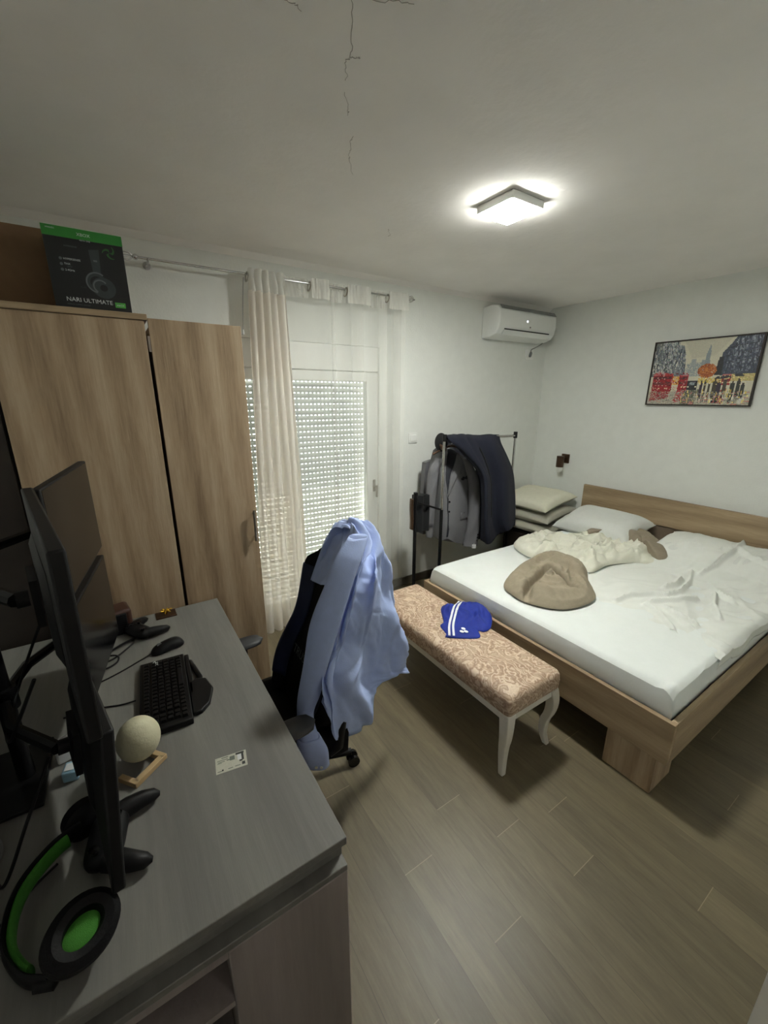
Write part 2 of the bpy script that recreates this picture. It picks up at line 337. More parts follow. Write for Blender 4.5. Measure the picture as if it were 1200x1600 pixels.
def tag(o, label=None, cat=None, group=None, kind=None):
    if label: o['label'] = label
    if cat: o['category'] = cat
    if group: o['group'] = group
    if kind: o['kind'] = kind
    return o
def thing(name, label, cat, loc, group=None):
    o = bpy.data.objects.new(name, None); COL.objects.link(o); o.location = loc; o.empty_display_size = 0.05
    return tag(o, label, cat, group)
def struct(name, mb, mat, parent=None, **kw):
    o = mb.build(name, mat, parent, **kw)
    if parent is None: o['kind'] = 'structure'
    return o
bx = lambda *a: MB().box(*a)

def catmull(pts, n, closed=False):
    pts = [Vector(p) for p in pts]; m = len(pts); out = []
    segs = m if closed else m - 1
    tot = n if closed else n - 1
    for i in range(n):
        t = i / tot * segs; k = min(int(t), segs - 1); f = t - k
        if closed: p0, p1, p2, p3 = (pts[(k + d) % m] for d in (-1, 0, 1, 2))
        else:
            p1, p2 = pts[k], pts[k + 1]
            p0 = pts[k - 1] if k > 0 else p1 + (p1 - p2)
            p3 = pts[k + 2] if k + 2 < m else p2 + (p2 - p1)
        out.append(0.5 * (2 * p1 + (p2 - p0) * f + (2 * p0 - 5 * p1 + 4 * p2 - p3) * f * f + (3 * p1 - p0 - 3 * p2 + p3) * f ** 3))
    return out
def spline_sheet(net, nu, nv):
    rows = [catmull(r, nu) for r in net]
    cols = [catmull([r[j] for r in rows], nv) for j in range(nu)]
    return [[cols[j][i] for j in range(nu)] for i in range(nv)]
def disp(rows, fn):
    """push every point of a sheet along its own normal by fn(s, t, point)"""
    nv, nu = len(rows), len(rows[0]); out = []
    for i in range(nv):
        r = []
        for j in range(nu):
            du = rows[i][min(j + 1, nu - 1)] - rows[i][max(j - 1, 0)]; dv = rows[min(i + 1, nv - 1)][j] - rows[max(i - 1, 0)][j]
            n = du.cross(dv); n = n.normalized() if n.length > 1e-9 else Vector((0, 0, 1))
            r.append(rows[i][j] + n * fn(j / (nu - 1), i / (nv - 1), rows[i][j]))
        out.append(r)
    return out
def fold(p, ang, s, seed, stretch=0.28):
    c, d = math.cos(ang), math.sin(ang)
    wx = noise.noise(Vector((p[0] * s * .5, p[1] * s * .5, seed + 11))) / s * .9
    u = (p[0] * c + p[1] * d) * s * stretch; v = (-p[0] * d + p[1] * c + wx) * s
    n = noise.noise(Vector((u, v, seed)))
    return max(-1.0, 1 - abs(n) * 3.4)
def ridge(p, s, seed=0.0):
    return 1 - abs(noise.noise(Vector((p[0] * s, p[1] * s, seed)))) * 2.2
def dseg(p, line):
    best = 9.0
    for a, b in zip(line, line[1:]):
        ax, ay = b[0] - a[0], b[1] - a[1]; L2 = ax * ax + ay * ay or 1e-9
        t = max(0, min(1, ((p[0] - a[0]) * ax + (p[1] - a[1]) * ay) / L2))
        best = min(best, math.hypot(p[0] - a[0] - t * ax, p[1] - a[1] - t * ay))
    return best
def heap(outline, z0, hfun, nr=22, na=110, c=None):
    """a lying heap of cloth: hfun(p, r) is the height over z0 at the plan point p, r runs 0 centre to 1 rim"""
    ol = catmull([(x, y, 0) for x, y in outline], na, closed=True)[:na]
    cx = sum(p[0] for p in ol) / na if c is None else c[0]; cy = sum(p[1] for p in ol) / na if c is None else c[1]
    mb = MB(); rings = []
    for i in range(nr + 1):
        r = max(i / nr, 0.002)
        ring = []
        for p in ol:
            q = (cx + (p[0] - cx) * r, cy + (p[1] - cy) * r)
            ring.append(Vector((q[0], q[1], z0 + max(0.0015, hfun(q, r)))))
        rings.append(ring)
    rings.append([Vector((p[0], p[1], z0)) for p in ol])
    mb.loft(rings, caps=True)
    return mb
def text_mb(txt, size, base, ax, ay, depth=0.0006, align='LEFT'):
    cu = bpy.data.curves.new('lettering', 'FONT'); cu.body = txt; cu.size = size; cu.align_x = align; cu.extrude = 0
    cu.resolution_u = 2
    o = bpy.data.objects.new('lettering', cu); COL.objects.link(o)
    bpy.context.view_layer.update()
    me = bpy.data.meshes.new_from_object(o.evaluated_get(bpy.context.evaluated_depsgraph_get()))
    bpy.data.objects.remove(o); bpy.data.curves.remove(cu)
    base, ax, ay = Vector(base), Vector(ax).normalized(), Vector(ay).normalized(); nrm = ax.cross(ay) * depth
    mb = MB(); mb.add([base + ax * v.co.x + ay * v.co.y + nrm for v in me.vertices], [tuple(p.vertices) for p in me.polygons])
    bpy.data.meshes.remove(me)
    return mb
# ------------------------------------------------------------------ room
H = 2.54; YB = 2.82; XR = 3.82; XL = -0.52; YF = 0.02; YH = -1.6
struct('floor', bx(XL - 0.2, XR + 0.2, YH, YB + 0.25, -0.12, 0.0), M['floor'], loc=(0, 0, 0), smooth=False)
ceil = struct('ceiling', bx(XL - 0.2, XR + 0.2, YH, YB + 0.25, H, H + 0.15), M['ceiling'], loc=(0, 0, 0), smooth=False)
DX0, DX1, DTOP = 0.42, 1.80, 2.06          # opening of the balcony door in the back wall
wb = MB().box(XL, DX0, YB, YB + 0.25, 0, H).box(DX1, XR, YB, YB + 0.25, 0, H).box(DX0, DX1, YB, YB + 0.25, DTOP, H)
struct('wall_back', wb, M['wall'], loc=(0, 0, 0), smooth=False)
struct('wall_right', bx(XR, XR + 0.2, YH, YB + 0.25, 0, H), M['wall'], loc=(0, 0, 0), smooth=False)
struct('wall_left', bx(XL - 0.2, XL, YH, YB + 0.25, 0, H), M['wall'], loc=(0, 0, 0), smooth=False)
struct('wall_front', bx(1.047, XR, YF - 0.18, YF - 0.012, 0, H), M['wall'], loc=(0, 0, 0), smooth=False)
struct('wall_hall', bx(XL, XR, YH - 0.1, YH, 0, H), M['wall'], loc=(0, 0, 0), smooth=False)
struct('trim_1', MB().prism([(1.050, 0.0238), (1.028, -0.006), (1.0485, -0.012), (1.10, 0.010)], (0, 0, 0), (1, 0, 0), (0, 1, 0), (0, 0, 2.1)), M['white_paint'], smooth=False)
struct('baseboard_back', bx(DX1, XR, YB - 0.012, YB, 0, 0.075), M['baseboard'], smooth=False)
struct('baseboard_right', bx(XR - 0.012, XR, YF, YB - 0.012, 0, 0.075), M['baseboard'], smooth=False)
# coving-like soft plaster line where back wall meets ceiling
struct('trim_2', MB().prism([(0, 0), (-0.035, 0), (0, -0.03)], (XL, YB, H), (0, 1, 0), (0, 0, 1), (XR - XL, 0, 0)), M['ceiling'], smooth=False)
for k, pts in enumerate([[(0.578, 1.021), (0.606, 1.06), (0.632, 1.12), (0.654, 1.161), (0.649, 1.179), (0.664, 1.205), (0.682, 1.238)],
                         [(0.654, 1.161), (0.668, 1.150), (0.676, 1.152)], [(0.70, 1.28), (0.743, 1.335), (0.752, 1.36)],
                         [(0.82, 1.45), (0.829, 1.48), (0.85, 1.52), (0.866, 1.56), (0.878, 1.579), (0.936, 1.66)],
                         [(1.41, 2.12), (1.406, 2.089), (1.375, 2.06), (1.361, 2.035)], [(0.45, 1.10), (0.477, 1.097), (0.495, 1.104)],
                         [(0.578, 1.0), (0.616, 0.996), (0.66, 0.97), (0.70, 0.95)], [(0.235, 1.18), (0.25, 1.2)]]):
    p3 = catmull([(x, y, H - 0.0004) for x, y in pts], 4 * len(pts))
    p3 = [p + Vector((rnd.uniform(-.004, .004), rnd.uniform(-.004, .004), 0)) for p in p3]
    MB().tube(p3, [0.0006 + 0.0004 * rnd.random() for _ in p3], 4).build('crack', M['crack'], ceil, smooth=False)

# balcony door: frame, glass, roller shutter behind the glass
door = thing('door_1', 'white balcony door with lowered roller shutter behind sheer curtains', 'door', (1.1, YB, 0)); door['kind'] = 'structure'; del door['category']
fr = MB()
SX0, SX1 = 0.56, 1.70
fr.box(DX0, SX0, YB + 0.02, YB + 0.09, 0.02, 1.88).box(SX1, DX1, YB + 0.02, YB + 0.09, 0.02, 1.88)
fr.box(SX0, SX1, YB + 0.02, YB + 0.09, 1.806, 1.88).box(SX0, SX1, YB + 0.02, YB + 0.09, 0.02, 0.12)
fr.build('door_frame', M['white_pvc'], door, bevel=0.006)
bx(DX0, DX1, YB + 0.005, YB + 0.2, 1.88, DTOP).build('shutter_box', M['white_pvc'], door, bevel=0.006)
bx(SX0, SX1, YB + 0.05, YB + 0.06, 0.12, 1.806).build('glass_pane', M['glass'], door, smooth=False)
bx(DX0, DX1, YB - 0.02, YB + 0.25, 0.0, 0.02).build('threshold', M['baseboard'], door, smooth=False)
hd = MB().box(1.748, 1.772, YB + 0.012, YB + 0.02, 0.93, 1.03).box(1.753, 1.767, YB - 0.03, YB + 0.012, 0.972, 0.988).box(1.751, 1.769, YB - 0.034, YB - 0.02, 0.89, 0.99)
hd.build('door_handle', M['steel'], door, bevel=0.003)
sh = MB(); web = MB()
pitch, YS = 0.0405, YB + 0.13
k = 0; z = 1.84
while z > 0.03:
    rows = []
    for a in range(7):
        u = a / 6
        rows.append([Vector((x, YS - 0.006 * math.sin(PI * u), z - 0.0335 * u)) for x in (SX0 - 0.04, SX1 + 0.04)])
    rows2 = [[p + Vector((0, 0.007, 0)) for p in r] for r in rows]
    sh.loft([[r[0] for r in rows] + [r[0] for r in rows2[::-1]], [r[1] for r in rows] + [r[1] for r in rows2[::-1]]])
    gapz0, gapz1 = z - pitch, z - 0.0335
    x = SX0 - 0.04; lower = 1.0 if z > 1.0 else max(0.55, 1.0 - 0.5 * (1.0 - z))
    while x < SX1 + 0.04:
        web.box(x, x + 0.016 * lower, YS + 0.001, YS + 0.006, gapz0, gapz1); x += 0.0318
    z -= pitch; k += 1
sl = sh.build('shutter_slats', M['slat'], door); web.build('slat_webs', M['slat'], door, smooth=False)
struct('terrace_floor', bx(-1.0, 4.0, YB + 0.25, 7.0, -0.15, -0.02), M['terrace'], loc=(0, 3, 0), smooth=False)
struct('added_sun_block', bx(-1.0, 4.0, YB + 0.25, 3.95, 2.5, 2.65), M['terrace'], loc=(0, 3, 2.5), smooth=False)  # unseen slab added to keep the sun off the upper shutter

# ------------------------------------------------------------------ ceiling lamp
lx, ly, zb = 1.652, 1.486, 2.503
lamp = thing('ceiling_lamp', 'square white LED ceiling lamp, switched on, above the bench', 'lamp', (lx, ly, H))
bx(lx - 0.104, lx + 0.104, ly - 0.104, ly + 0.104, zb + 0.003, H - 0.001).build('lamp_housing', M['white_pvc'], lamp, bevel=0.004)
bx(lx - 0.100, lx + 0.100, ly - 0.100, ly + 0.100, zb - 0.0005, zb + 0.0025).build('diffuser', M['lamp'], lamp, smooth=False)
bx(lx + 0.09, lx + 0.108, ly - 0.09, ly + 0.0, H - 0.006, H - 0.001).build('mounting_bracket', M['chrome'], lamp, bevel=0.001)

# ------------------------------------------------------------------ air conditioner
ac = thing('air_conditioner', 'white wall-mounted air conditioner near the ceiling corner', 'air conditioner', (3.25, YB, 2.2))
X0, X1 = 2.885, 3.66
prof = [(0, 2.455), (-0.10, 2.462), (-0.175, 2.45), (-0.2, 2.42), (-0.205, 2.33), (-0.195, 2.265), (-0.165, 2.225), (-0.10, 2.205), (0, 2.2)]
body = MB().prism(prof, (X0, YB - 0.002, 0), (0, 1, 0), (0, 0, 1), (X1 - X0, 0, 0))
body.build('casing', M['ac'], ac, bevel=0.01, seg=3)
MB().prism([(-0.178, 2.451), (-0.203, 2.423), (-0.2065, 2.424), (-0.181, 2.455)], (X0 + 0.02, YB - 0.002, 0), (0, 1, 0), (0, 0, 1), (X1 - X0 - 0.03, 0, 0)).build('intake_slot', M['grey_plastic'], ac)
MB().prism([(-0.196, 2.262), (-0.168, 2.226), (-0.171, 2.222), (-0.199, 2.259)], (X0 + 0.07, YB - 0.002, 0), (0, 1, 0), (0, 0, 1), (X1 - X0 - 0.16, 0, 0)).build('air_flap', M['ac'], ac)
MB().prism([(-0.199, 2.268), (-0.197, 2.260), (-0.2005, 2.259), (-0.203, 2.268)], (X0 + 0.07, YB - 0.002, 0), (0, 1, 0), (0, 0, 1), (X1 - X0 - 0.16, 0, 0)).build('flap_gap_shade', M['shade_print_black'], ac)  # dark strip on the casing, painted shade of the slit above the flap
MB().cyl((3.245, YB - 0.2055, 2.345), (3.245, YB - 0.209, 2.345), 0.008).build('status_light', M['led'], ac)
MB().cyl((3.29, YB - 0.204, 2.30), (3.29, YB - 0.2075, 2.30), 0.007).build('brand_badge', M['grey_plastic'], ac)
cab = MB().tube(catmull([(3.645, YB - 0.12, 2.225), (3.645, YB - 0.06, 2.19), (3.62, YB - 0.02, 2.165), (3.58, YB - 0.012, 2.145), (3.565, YB - 0.02, 2.115)], 24), 0.0045)
pc = tag(cab.build('power_cable', M['grey_plastic']), 'grey power cable hanging below the air conditioner to its wall socket', 'cable')
MB().tube([(3.567, YB - 0.02, 2.125), (3.562, YB - 0.025, 2.11), (3.553, YB - 0.025, 2.085), (3.551, YB - 0.023, 2.075)], [0.008, 0.013, 0.013, 0.007]).build('plug', M['grey_plastic'], pc)
so = thing('wall_socket', 'white wall socket below the air conditioner', 'socket', (3.565, YB, 2.04))
bx(3.505, 3.625, YB - 0.010, YB, 2.05, 2.15).build('cover_plate', M['white_pvc'], so, bevel=0.004)
sw = thing('light_switch', 'white light switch on the back wall between curtain and clothes rack', 'switch', (2.14, YB, 1.31))
bx(2.095, 2.183, YB - 0.009, YB, 1.312, 1.398).build('switch_plate', M['white_pvc'], sw, bevel=0.004)
bx(2.110, 2.168, YB - 0.014, YB - 0.008, 1.326, 1.384).build('rocker', M['white_pvc'], sw, bevel=0.003)

# ------------------------------------------------------------------ wall light
wl = thing('wall_light', 'brown cylinder wall light beside the bed headboard', 'wall light', (XR, 2.44, 1.0))
bx(XR - 0.018, XR, 2.405, 2.485, 1.05, 1.14).build('back_plate', M['bronze'], wl, bevel=0.002)
bx(XR - 0.06, XR - 0.015, 2.435, 2.455, 1.085, 1.105).build('bracket', M['bronze'], wl)
MB().cyl((XR - 0.09, 2.447, 1.015), (XR - 0.09, 2.447, 1.125), 0.036).build('lamp_shade', M['bronze'], wl)
MB().lathe((XR - 0.09, 2.447, 0.968), [(0.012, 0), (0.024, 0.004), (0.031, 0.016), (0.032, 0.05)]).build('bulb', M['pillow'], wl)

# ------------------------------------------------------------------ picture of a rainy street
PY0, PY1, PZ0, PZ1 = 1.07, 1.765, 1.635, 2.125       # plan extents on the right wall; left in the picture is the larger y
pic = thing('framed_painting', 'framed painting of red buses and people in a wet city street', 'painting', (XR, 1.415, 1.63))
fr = MB(); t_ = 0.010
fr.box(XR - 0.03, XR - 0.001, PY0, PY1, PZ0, PZ0 + t_).box(XR - 0.03, XR - 0.001, PY0, PY1, PZ1 - t_, PZ1)
fr.box(XR - 0.03, XR - 0.001, PY0, PY0 + t_, PZ0 + t_, PZ1 - t_).box(XR - 0.03, XR - 0.001, PY1 - t_, PY1, PZ0 + t_, PZ1 - t_)
fr.build('picture_frame', M['dark_brown'], pic, smooth=False)
NXp, NYp = 150, 104
img = [[None] * NXp for _ in range(NYp)]
pr_ = random.Random(3)
def jit(c, a=10): d = pr_.uniform(-a, a); return tuple(max(0, min(255, k + d + pr_.uniform(-a, a) * .4)) for k in c)
def rect(x0, x1, y0, y1, c, a=10, dens=1.0):       # fractions of the canvas, y up
    for j in range(int(y0 * NYp), max(int(y0 * NYp) + 1, int(y1 * NYp))):
        for i in range(int(x0 * NXp), max(int(x0 * NXp) + 1, int(x1 * NXp))):
            if 0 <= i < NXp and 0 <= j < NYp and pr_.random() < dens: img[j][i] = jit(c, a)
def pgon(pts, c, a=10, dens=1.0):
    for j in range(NYp):
        for i in range(NXp):
            x, y = (i + .5) / NXp, (j + .5) / NYp; ins = False
            for (xa, ya), (xb, yb) in zip(pts, pts[1:] + pts[:1]):
                if (ya > y) != (yb > y) and x < (xb - xa) * (y - ya) / (yb - ya) + xa: ins = not ins
            if ins and pr_.random() < dens: img[j][i] = jit(c, a)
rect(0, 1, 0, 1, (206, 202, 182), 6)
pgon([(.3, 1), (.75, 1), (.62, .75), (.4, .72)], (196, 192, 174), 6)
rect(.36, .56, .45, .66, (150, 158, 160), 12, .8); rect(.40, .45, .6, .72, (158, 164, 164), 10); rect(.5, .54, .6, .7, (150, 156, 158), 10)
pgon([(.53, .5), (.535, .78), (.56, .93), (.575, .78), (.58, .5)], (138, 148, 152), 9)
pgon([(0, .45), (0, 1), (.10, 1), (.11, .45)], (112, 116, 112), 16); pgon([(.08, .45), (.09, 1), (.24, 1), (.25, .45)], (138, 142, 146), 34)
pgon([(.22, .45), (.24, .95), (.3, .93), (.33, .8), (.36, .45)], (112, 120, 128), 30); rect(.0, .08, .5, .62, (190, 188, 176), 14, .7)
pgon([(.66, .45), (.68, .78), (.74, .9), (.78, 1), (1, 1), (1, .42)], (60, 68, 84), 16); pgon([(.64, .45), (.66, .72), (.7, .72), (.71, .45)], (34, 36, 42), 8)
for a in range(5):
    for b in range(4): rect(.78 + a * .045, .80 + a * .045, .60 + b * .1 + a * .012, .66 + b * .1 + a * .012, (150, 158, 172), 20, .8)
for b in range(3): pgon([(.72, .62 + b * .11), (1, .68 + b * .11), (1, .69 + b * .11), (.72, .63 + b * .11)], (28, 30, 38), 6)
for a in range(14): rect(.02 + a * .024, .03 + a * .024, .55 + .03 * (a % 4), .9 - .02 * a + .02 * (a % 3), (74, 80, 86), 12, .6)
for _ in range(700):
    r_, th = .085 * pr_.random() ** .6, pr_.random() * 6.28
    x, y = .565 + r_ * math.cos(th), .52 + r_ * 1.25 * math.sin(th); rect(x, x + .012, y, y + .014, pr_.choice([(176, 96, 44), (150, 74, 34), (196, 122, 60)]), 14)
rect(.74, 1, .36, .47, (196, 180, 120), 26); rect(.5, .72, .34, .42, (206, 180, 96), 34, .8)
rect(0, 1, 0, .22, (182, 178, 160), 20)
pgon([(0, .0), (0, .10), (.5, .3), (.45, 0)], (176, 170, 158), 24)
def bus(x0, x1, y0, y1):
    rect(x0, x1, y0, y1, (150, 28, 38), 12); rect(x0, x1, y1 - .02, y1, (190, 110, 108), 14)
    rect(x0 + .01, x1 - .01, y0 + (y1 - y0) * .72, y0 + (y1 - y0) * .86, (84, 40, 44), 14); rect(x0 + .01, x1 - .01, y0 + (y1 - y0) * .38, y0 + (y1 - y0) * .55, (104, 46, 48), 18)
    for _ in range(6): x = pr_.uniform(x0, x1); rect(x, x + .012, y0 + .03, y0 + .05, (240, 220, 180), 10)
bus(.03, .24, .22, .50); pgon([(.03, .5), (.08, .54), (.24, .49), (.24, .46)], (176, 60, 62), 14); bus(.31, .40, .24, .48); bus(.72, .80, .30, .47)
rect(.24, .31, .32, .46, (214, 160, 60), 34, .8)
pgon([(.02, .2), (.24, .22), (.22, .10), (.02, .04)], (150, 44, 50), 22, .75); pgon([(.31, .24), (.40, .24), (.36, .05), (.28, .05)], (168, 54, 60), 24, .8); pgon([(.68, .2), (.78, .25), (.76, .02), (.66, .02)], (158, 60, 60), 26, .75)
rect(.40, .50, .24, .38, (40, 42, 48), 14); rect(.42, .48, .31, .36, (150, 160, 168), 16, .7)
for x in (.41, .485): rect(x, x + .012, .27, .29, (250, 244, 214), 4)
pgon([(.38, .22), (.54, .24), (.5, 0), (.36, 0)], (86, 90, 78), 20, .85)
for x, h in ((.545, .34), (.58, .36), (.62, .33), (.67, .36), (.71, .34), (.76, .36), (.83, .33), (.88, .36), (.92, .3)):
    w = .013 if x < .66 else .019
    rect(x - w, x + w, .12, h, pr_.choice([(38, 36, 44), (52, 40, 56), (46, 48, 44), (70, 62, 52)]), 10); rect(x - w * .45, x + w * .45, h, h + .035, (60, 48, 44), 10)
    rect(x - w * .6, x - w * .15, .03, .13, (36, 34, 38), 10); rect(x + w * .15, x + w * .6, .04, .13, (36, 34, 38), 10)
for x, y, w in ((.70, .39, .05), (.76, .40, .05), (.86, .42, .06)): pgon([(x - w, y), (x - w * .5, y + .045), (x + w * .5, y + .045), (x + w, y)], (44, 44, 52), 8)
for _ in range(70):
    x, y = pr_.uniform(.36, .98), pr_.uniform(.02, .2); rect(x, x + .008, y, y + pr_.uniform(.02, .07), pr_.choice([(232, 216, 140), (240, 236, 220), (216, 190, 90)]), 12)
for _ in range(40):
    x, y = pr_.uniform(.5, .98), pr_.uniform(.3, .45); rect(x, x + .008, y, y + .012, (250, 232, 160), 8)
rect(.9, .935, .02, .1, (206, 204, 196), 14)
for _ in range(420):
    x, y = pr_.uniform(0.0, .34), pr_.uniform(.48, .98)
    if y < .98 - max(0, x - .24) * 2.4: rect(x, x + pr_.uniform(.004, .012), y, y + pr_.uniform(.02, .06), pr_.choice([(70, 76, 84), (176, 180, 180), (120, 126, 132), (92, 100, 112), (200, 200, 192)]), 14)
for _ in range(260):
    x = pr_.uniform(.7, 1.0); y = pr_.uniform(.48, .98)
    if y < .5 + (x - .66) * 3.4: rect(x, x + pr_.uniform(.004, .014), y, y + pr_.uniform(.02, .05), pr_.choice([(44, 50, 64), (96, 104, 120), (70, 78, 96), (120, 128, 142)]), 12)
for _ in range(200):
    x, y = pr_.uniform(0.02, .98), pr_.uniform(.0, .2); rect(x, x + pr_.uniform(.01, .05), y, y + .012, pr_.choice([(210, 206, 190), (150, 146, 134), (120, 118, 110), (186, 120, 112)]), 12, .8)
for _ in range(160):
    x, y = pr_.uniform(.02, .4), pr_.uniform(.22, .5); rect(x, x + .012, y, y + .014, pr_.choice([(120, 20, 30), (176, 44, 50), (206, 150, 146), (90, 24, 30)]), 12)
cb = MB(); xs = XR - 0.024
ya, yb_, za, zb_ = PY1 - t_, PY0 + t_, PZ0 + t_, PZ1 - t_
cb.grid([[Vector((xs, ya + (yb_ - ya) * i / NXp, za + (zb_ - za) * j / NYp)) for i in range(NXp + 1)] for j in range(NYp + 1)])
cv = cb.build('canvas', M['canvas'], pic, smooth=False, solid=0.008, offset=-1.0 if False else 1.0)
cv.modifiers.clear()
ca = cv.data.color_attributes.new('paint', 'FLOAT_COLOR', 'CORNER')
for p in cv.data.polygons:
    j, i = divmod(p.index, NXp)
    for li in p.loop_indices: ca.data[li].color = lin(img[j][i])
bx(XR - 0.023, XR - 0.002, PY0 + t_, PY1 - t_, PZ0 + t_, PZ1 - t_).build('backing_board', M['card'], pic, smooth=False)

# ------------------------------------------------------------------ curtains
rod = thing('curtain_rod', 'thin chrome curtain rod with teardrop finials above the balcony door', 'curtain rod', (1.1, 2.72, 2.393))
ZR = 2.395
MB().cyl((0.24, 2.72, ZR), (1.965, 2.72, ZR + 0.008), 0.0065).build('rod', M['chrome'], rod)
for sx, zz in ((0.24, ZR), (1.965, ZR + 0.008)):
    d = -1 if sx < 1 else 1
    f = MB()
    for k in range(6):
        a = 2 * PI * k / 6
        f.tube([(sx + d * 0.01, 2.72, zz)] + [(sx + d * (0.02 + 0.065 * u), 2.72 + 0.022 * math.sin(PI * u) * math.cos(a), zz + 0.022 * math.sin(PI * u) * math.sin(a)) for u in [i / 8 for i in range(9)]], 0.0022, 5)
    f.ell((sx + d * 0.012, 2.72, zz), 0.014, 0.014, 0.014); f.ell((sx + d * 0.088, 2.72, zz), 0.006, 0.006, 0.006)
    f.build('finial', M['chrome'], rod)
for sx in (0.285, 1.93):
    MB().cyl((sx, 2.72, ZR - 0.012), (sx, YB - 0.002, ZR - 0.012), 0.006).tube([(sx, 2.705, ZR), (sx, 2.71, ZR - 0.014), (sx, 2.73, ZR - 0.014), (sx, 2.735, ZR)], 0.004).cyl((sx, YB - 0.008, ZR - 0.012), (sx, YB - 0.001, ZR - 0.012), 0.02).build('bracket', M['chrome'], rod)

def ringmesh(x, par, y=2.72, z=ZR):
    MB().tube([(x + 0.004 * math.sin(a), y + 0.026 * math.cos(a), z - 0.012 + 0.026 * math.sin(a)) for a in [2 * PI * i / 20 for i in range(21)]], 0.0045, 7).build('eyelet_ring', M['steel'], par)

def curtain_rows(xtop, xbot, y0, amp_t, amp_b, nf, ztop, zbot, seed, nu=150, nv=44, sharp=1.0):
    rows = []
    for i in range(nv):
        t = i / (nv - 1); z = ztop + (zbot - ztop) * t; r = []
        x0 = xtop[0] + (xbot[0] - xtop[0]) * t; x1 = xtop[1] + (xbot[1] - xtop[1]) * t
        for j in range(nu):
            s = j / (nu - 1)
            ss = s + 0.035 * noise.noise(Vector((s * 5, t * 1.2, seed)))
            ph = nf * ss * 2 * PI
            a = amp_t + (amp_b - amp_t) * t
            a *= 0.75 + 0.5 * noise.noise(Vector((s * 4.0, t * 0.9, seed + 3)))
            y = y0 + a * math.copysign(abs(math.sin(ph)) ** sharp, math.sin(ph)) + 0.008 * noise.noise(Vector((s * 9, t * 3, seed + 7)))
            r.append(Vector((x0 + (x1 - x0) * s + 0.35 * a * math.cos(ph), y, z)))
        rows.append(r)
    return rows
cl = thing('gathered_curtain', 'off-white curtain bunched in folds at the wardrobe end of the rod', 'curtain', (0.9, 2.7, 0))
rows = curtain_rows((0.79, 1.03), (0.70, 1.10), 2.695, 0.026, 0.042, 5.5, 2.42, 0.012, 2.0)
MB().grid(rows[2:]).build('curtain_fabric', M['sheer_dense'], cl)
MB().grid([[p + Vector((0, -0.003, 0)) for p in r] for r in curtain_rows((0.79, 1.03), (0.786, 1.034), 2.695, 0.026, 0.026, 5.5, 2.425, 2.30, 2.0, nv=6)]).build('header_band', M['curtain_band'], cl)
ringmesh(0.80, cl)
cs = thing('sheer_curtain', 'translucent white curtain spread across the balcony door', 'curtain', (1.5, 2.72, 0))
rows = curtain_rows((1.03, 1.985), (1.06, 1.985), 2.738, 0.008, 0.014, 6, 2.42, 0.012, 9.0, nu=240, sharp=0.7)
MB().grid(rows).build('curtain_fabric', M['sheer'], cs)
for k, (xa, xb) in enumerate(((1.345, 1.375), (1.50, 1.60), (1.72, 1.80), (1.86, 1.93))):   # folds where the cloth lies double
    rr = curtain_rows((xa, xb), (xa - 0.01, xb), 2.715, 0.006, 0.010, 1.0, 2.385, 0.012, 20.0 + k, nu=24)
    MB().grid(rr).build('curtain_fold', M['sheer'], cs)
for xa, xb, yy in ((1.03, 1.20, 2.742), (1.205, 1.335, 2.703), (1.34, 1.465, 2.742), (1.47, 1.655, 2.703), (1.66, 1.80, 2.742), (1.81, 1.99, 2.703)):
    rr = curtain_rows((xa, xb), (xa, xb), yy, 0.006, 0.010, 1.0, 2.428 + 0.004 * (yy < 2.72), 2.315, xa * 7, nu=40, nv=6)
    MB().grid(rr).build('header_band', M['curtain_band'], cs)
for x in (1.198, 1.465, 1.806): ringmesh(x, cs)
cord = tag(MB().tube(catmull([(0.771, 2.69, 2.37), (0.757, 2.69, 2.25), (0.744, 2.69, 2.08)], 12), 0.0022, 6).build('pull_cord', M['grey_plastic']), 'thin curtain pull cord hanging from the rod beside the wardrobe', 'cord')
MB().lathe((0.743, 2.69, 2.055), [(0.003, 0.03), (0.006, 0.02), (0.007, 0.004), (0.004, 0)]).build('cord_end', M['white_pvc'], cord)

hl = thing('hall_ceiling_lamp', 'round ceiling lamp in the hall outside the bedroom door', 'lamp', (0.75, -0.95, H))
MB().lathe((0.75, -0.95, H - 0.001), [(0.13, 0), (0.13, -0.02)]).build('lamp_base', M['white_pvc'], hl)
MB().lathe((0.75, -0.95, H - 0.022), [(0.12, 0), (0.115, -0.04), (0.08, -0.06), (0.002, -0.066)]).build('diffuser', M['hall'], hl)
# ------------------------------------------------------------------ wardrobes and what stands on and beside them
YW = 1.981
w1 = thing('wardrobe', 'wide oak-coloured wardrobe door unit behind the desk', 'wardrobe', (-0.07, 2.25, 0))
bx(-0.322, 0.166, YW + 0.02, 2.50, 0.0, 1.985).build('carcass', M['oak_v'], w1, bevel=0.002)
bx(-0.322, 0.176, YW - 0.006, 2.50, 1.986, 2.008).build('top_panel', M['oak_x'], w1, bevel=0.002)
bx(-0.318, 0.163, YW, YW + 0.018, 0.06, 1.984).build('door', M['oak_v'], w1, bevel=0.0015)
w2 = thing('wardrobe', 'narrow oak-coloured single-door wardrobe with metal handle beside the curtain', 'wardrobe', (0.355, 2.25, 0))
bx(0.184, 0.536, YW + 0.021, 2.50, 0.0, 1.975).build('carcass', M['oak_v'], w2, bevel=0.002)
d2 = MB()
d2.obox((0.3575, YW + 0.009, 1.03), (0.1805, -0.001, 0), (0, 0.009, 0), (0, 0, 0.965))
d2 = d2.build('door', M['oak_v'], w2, bevel=0.0015)
hb = MB().cyl((0.519, YW - 0.022, 1.0), (0.519, YW - 0.022, 1.16), 0.006)
for z in (1.02, 1.14): hb.cyl((0.519, YW - 0.022, z), (0.519, YW + 0.002, z), 0.004)
hb.build('door_handle', M['steel'], d2)
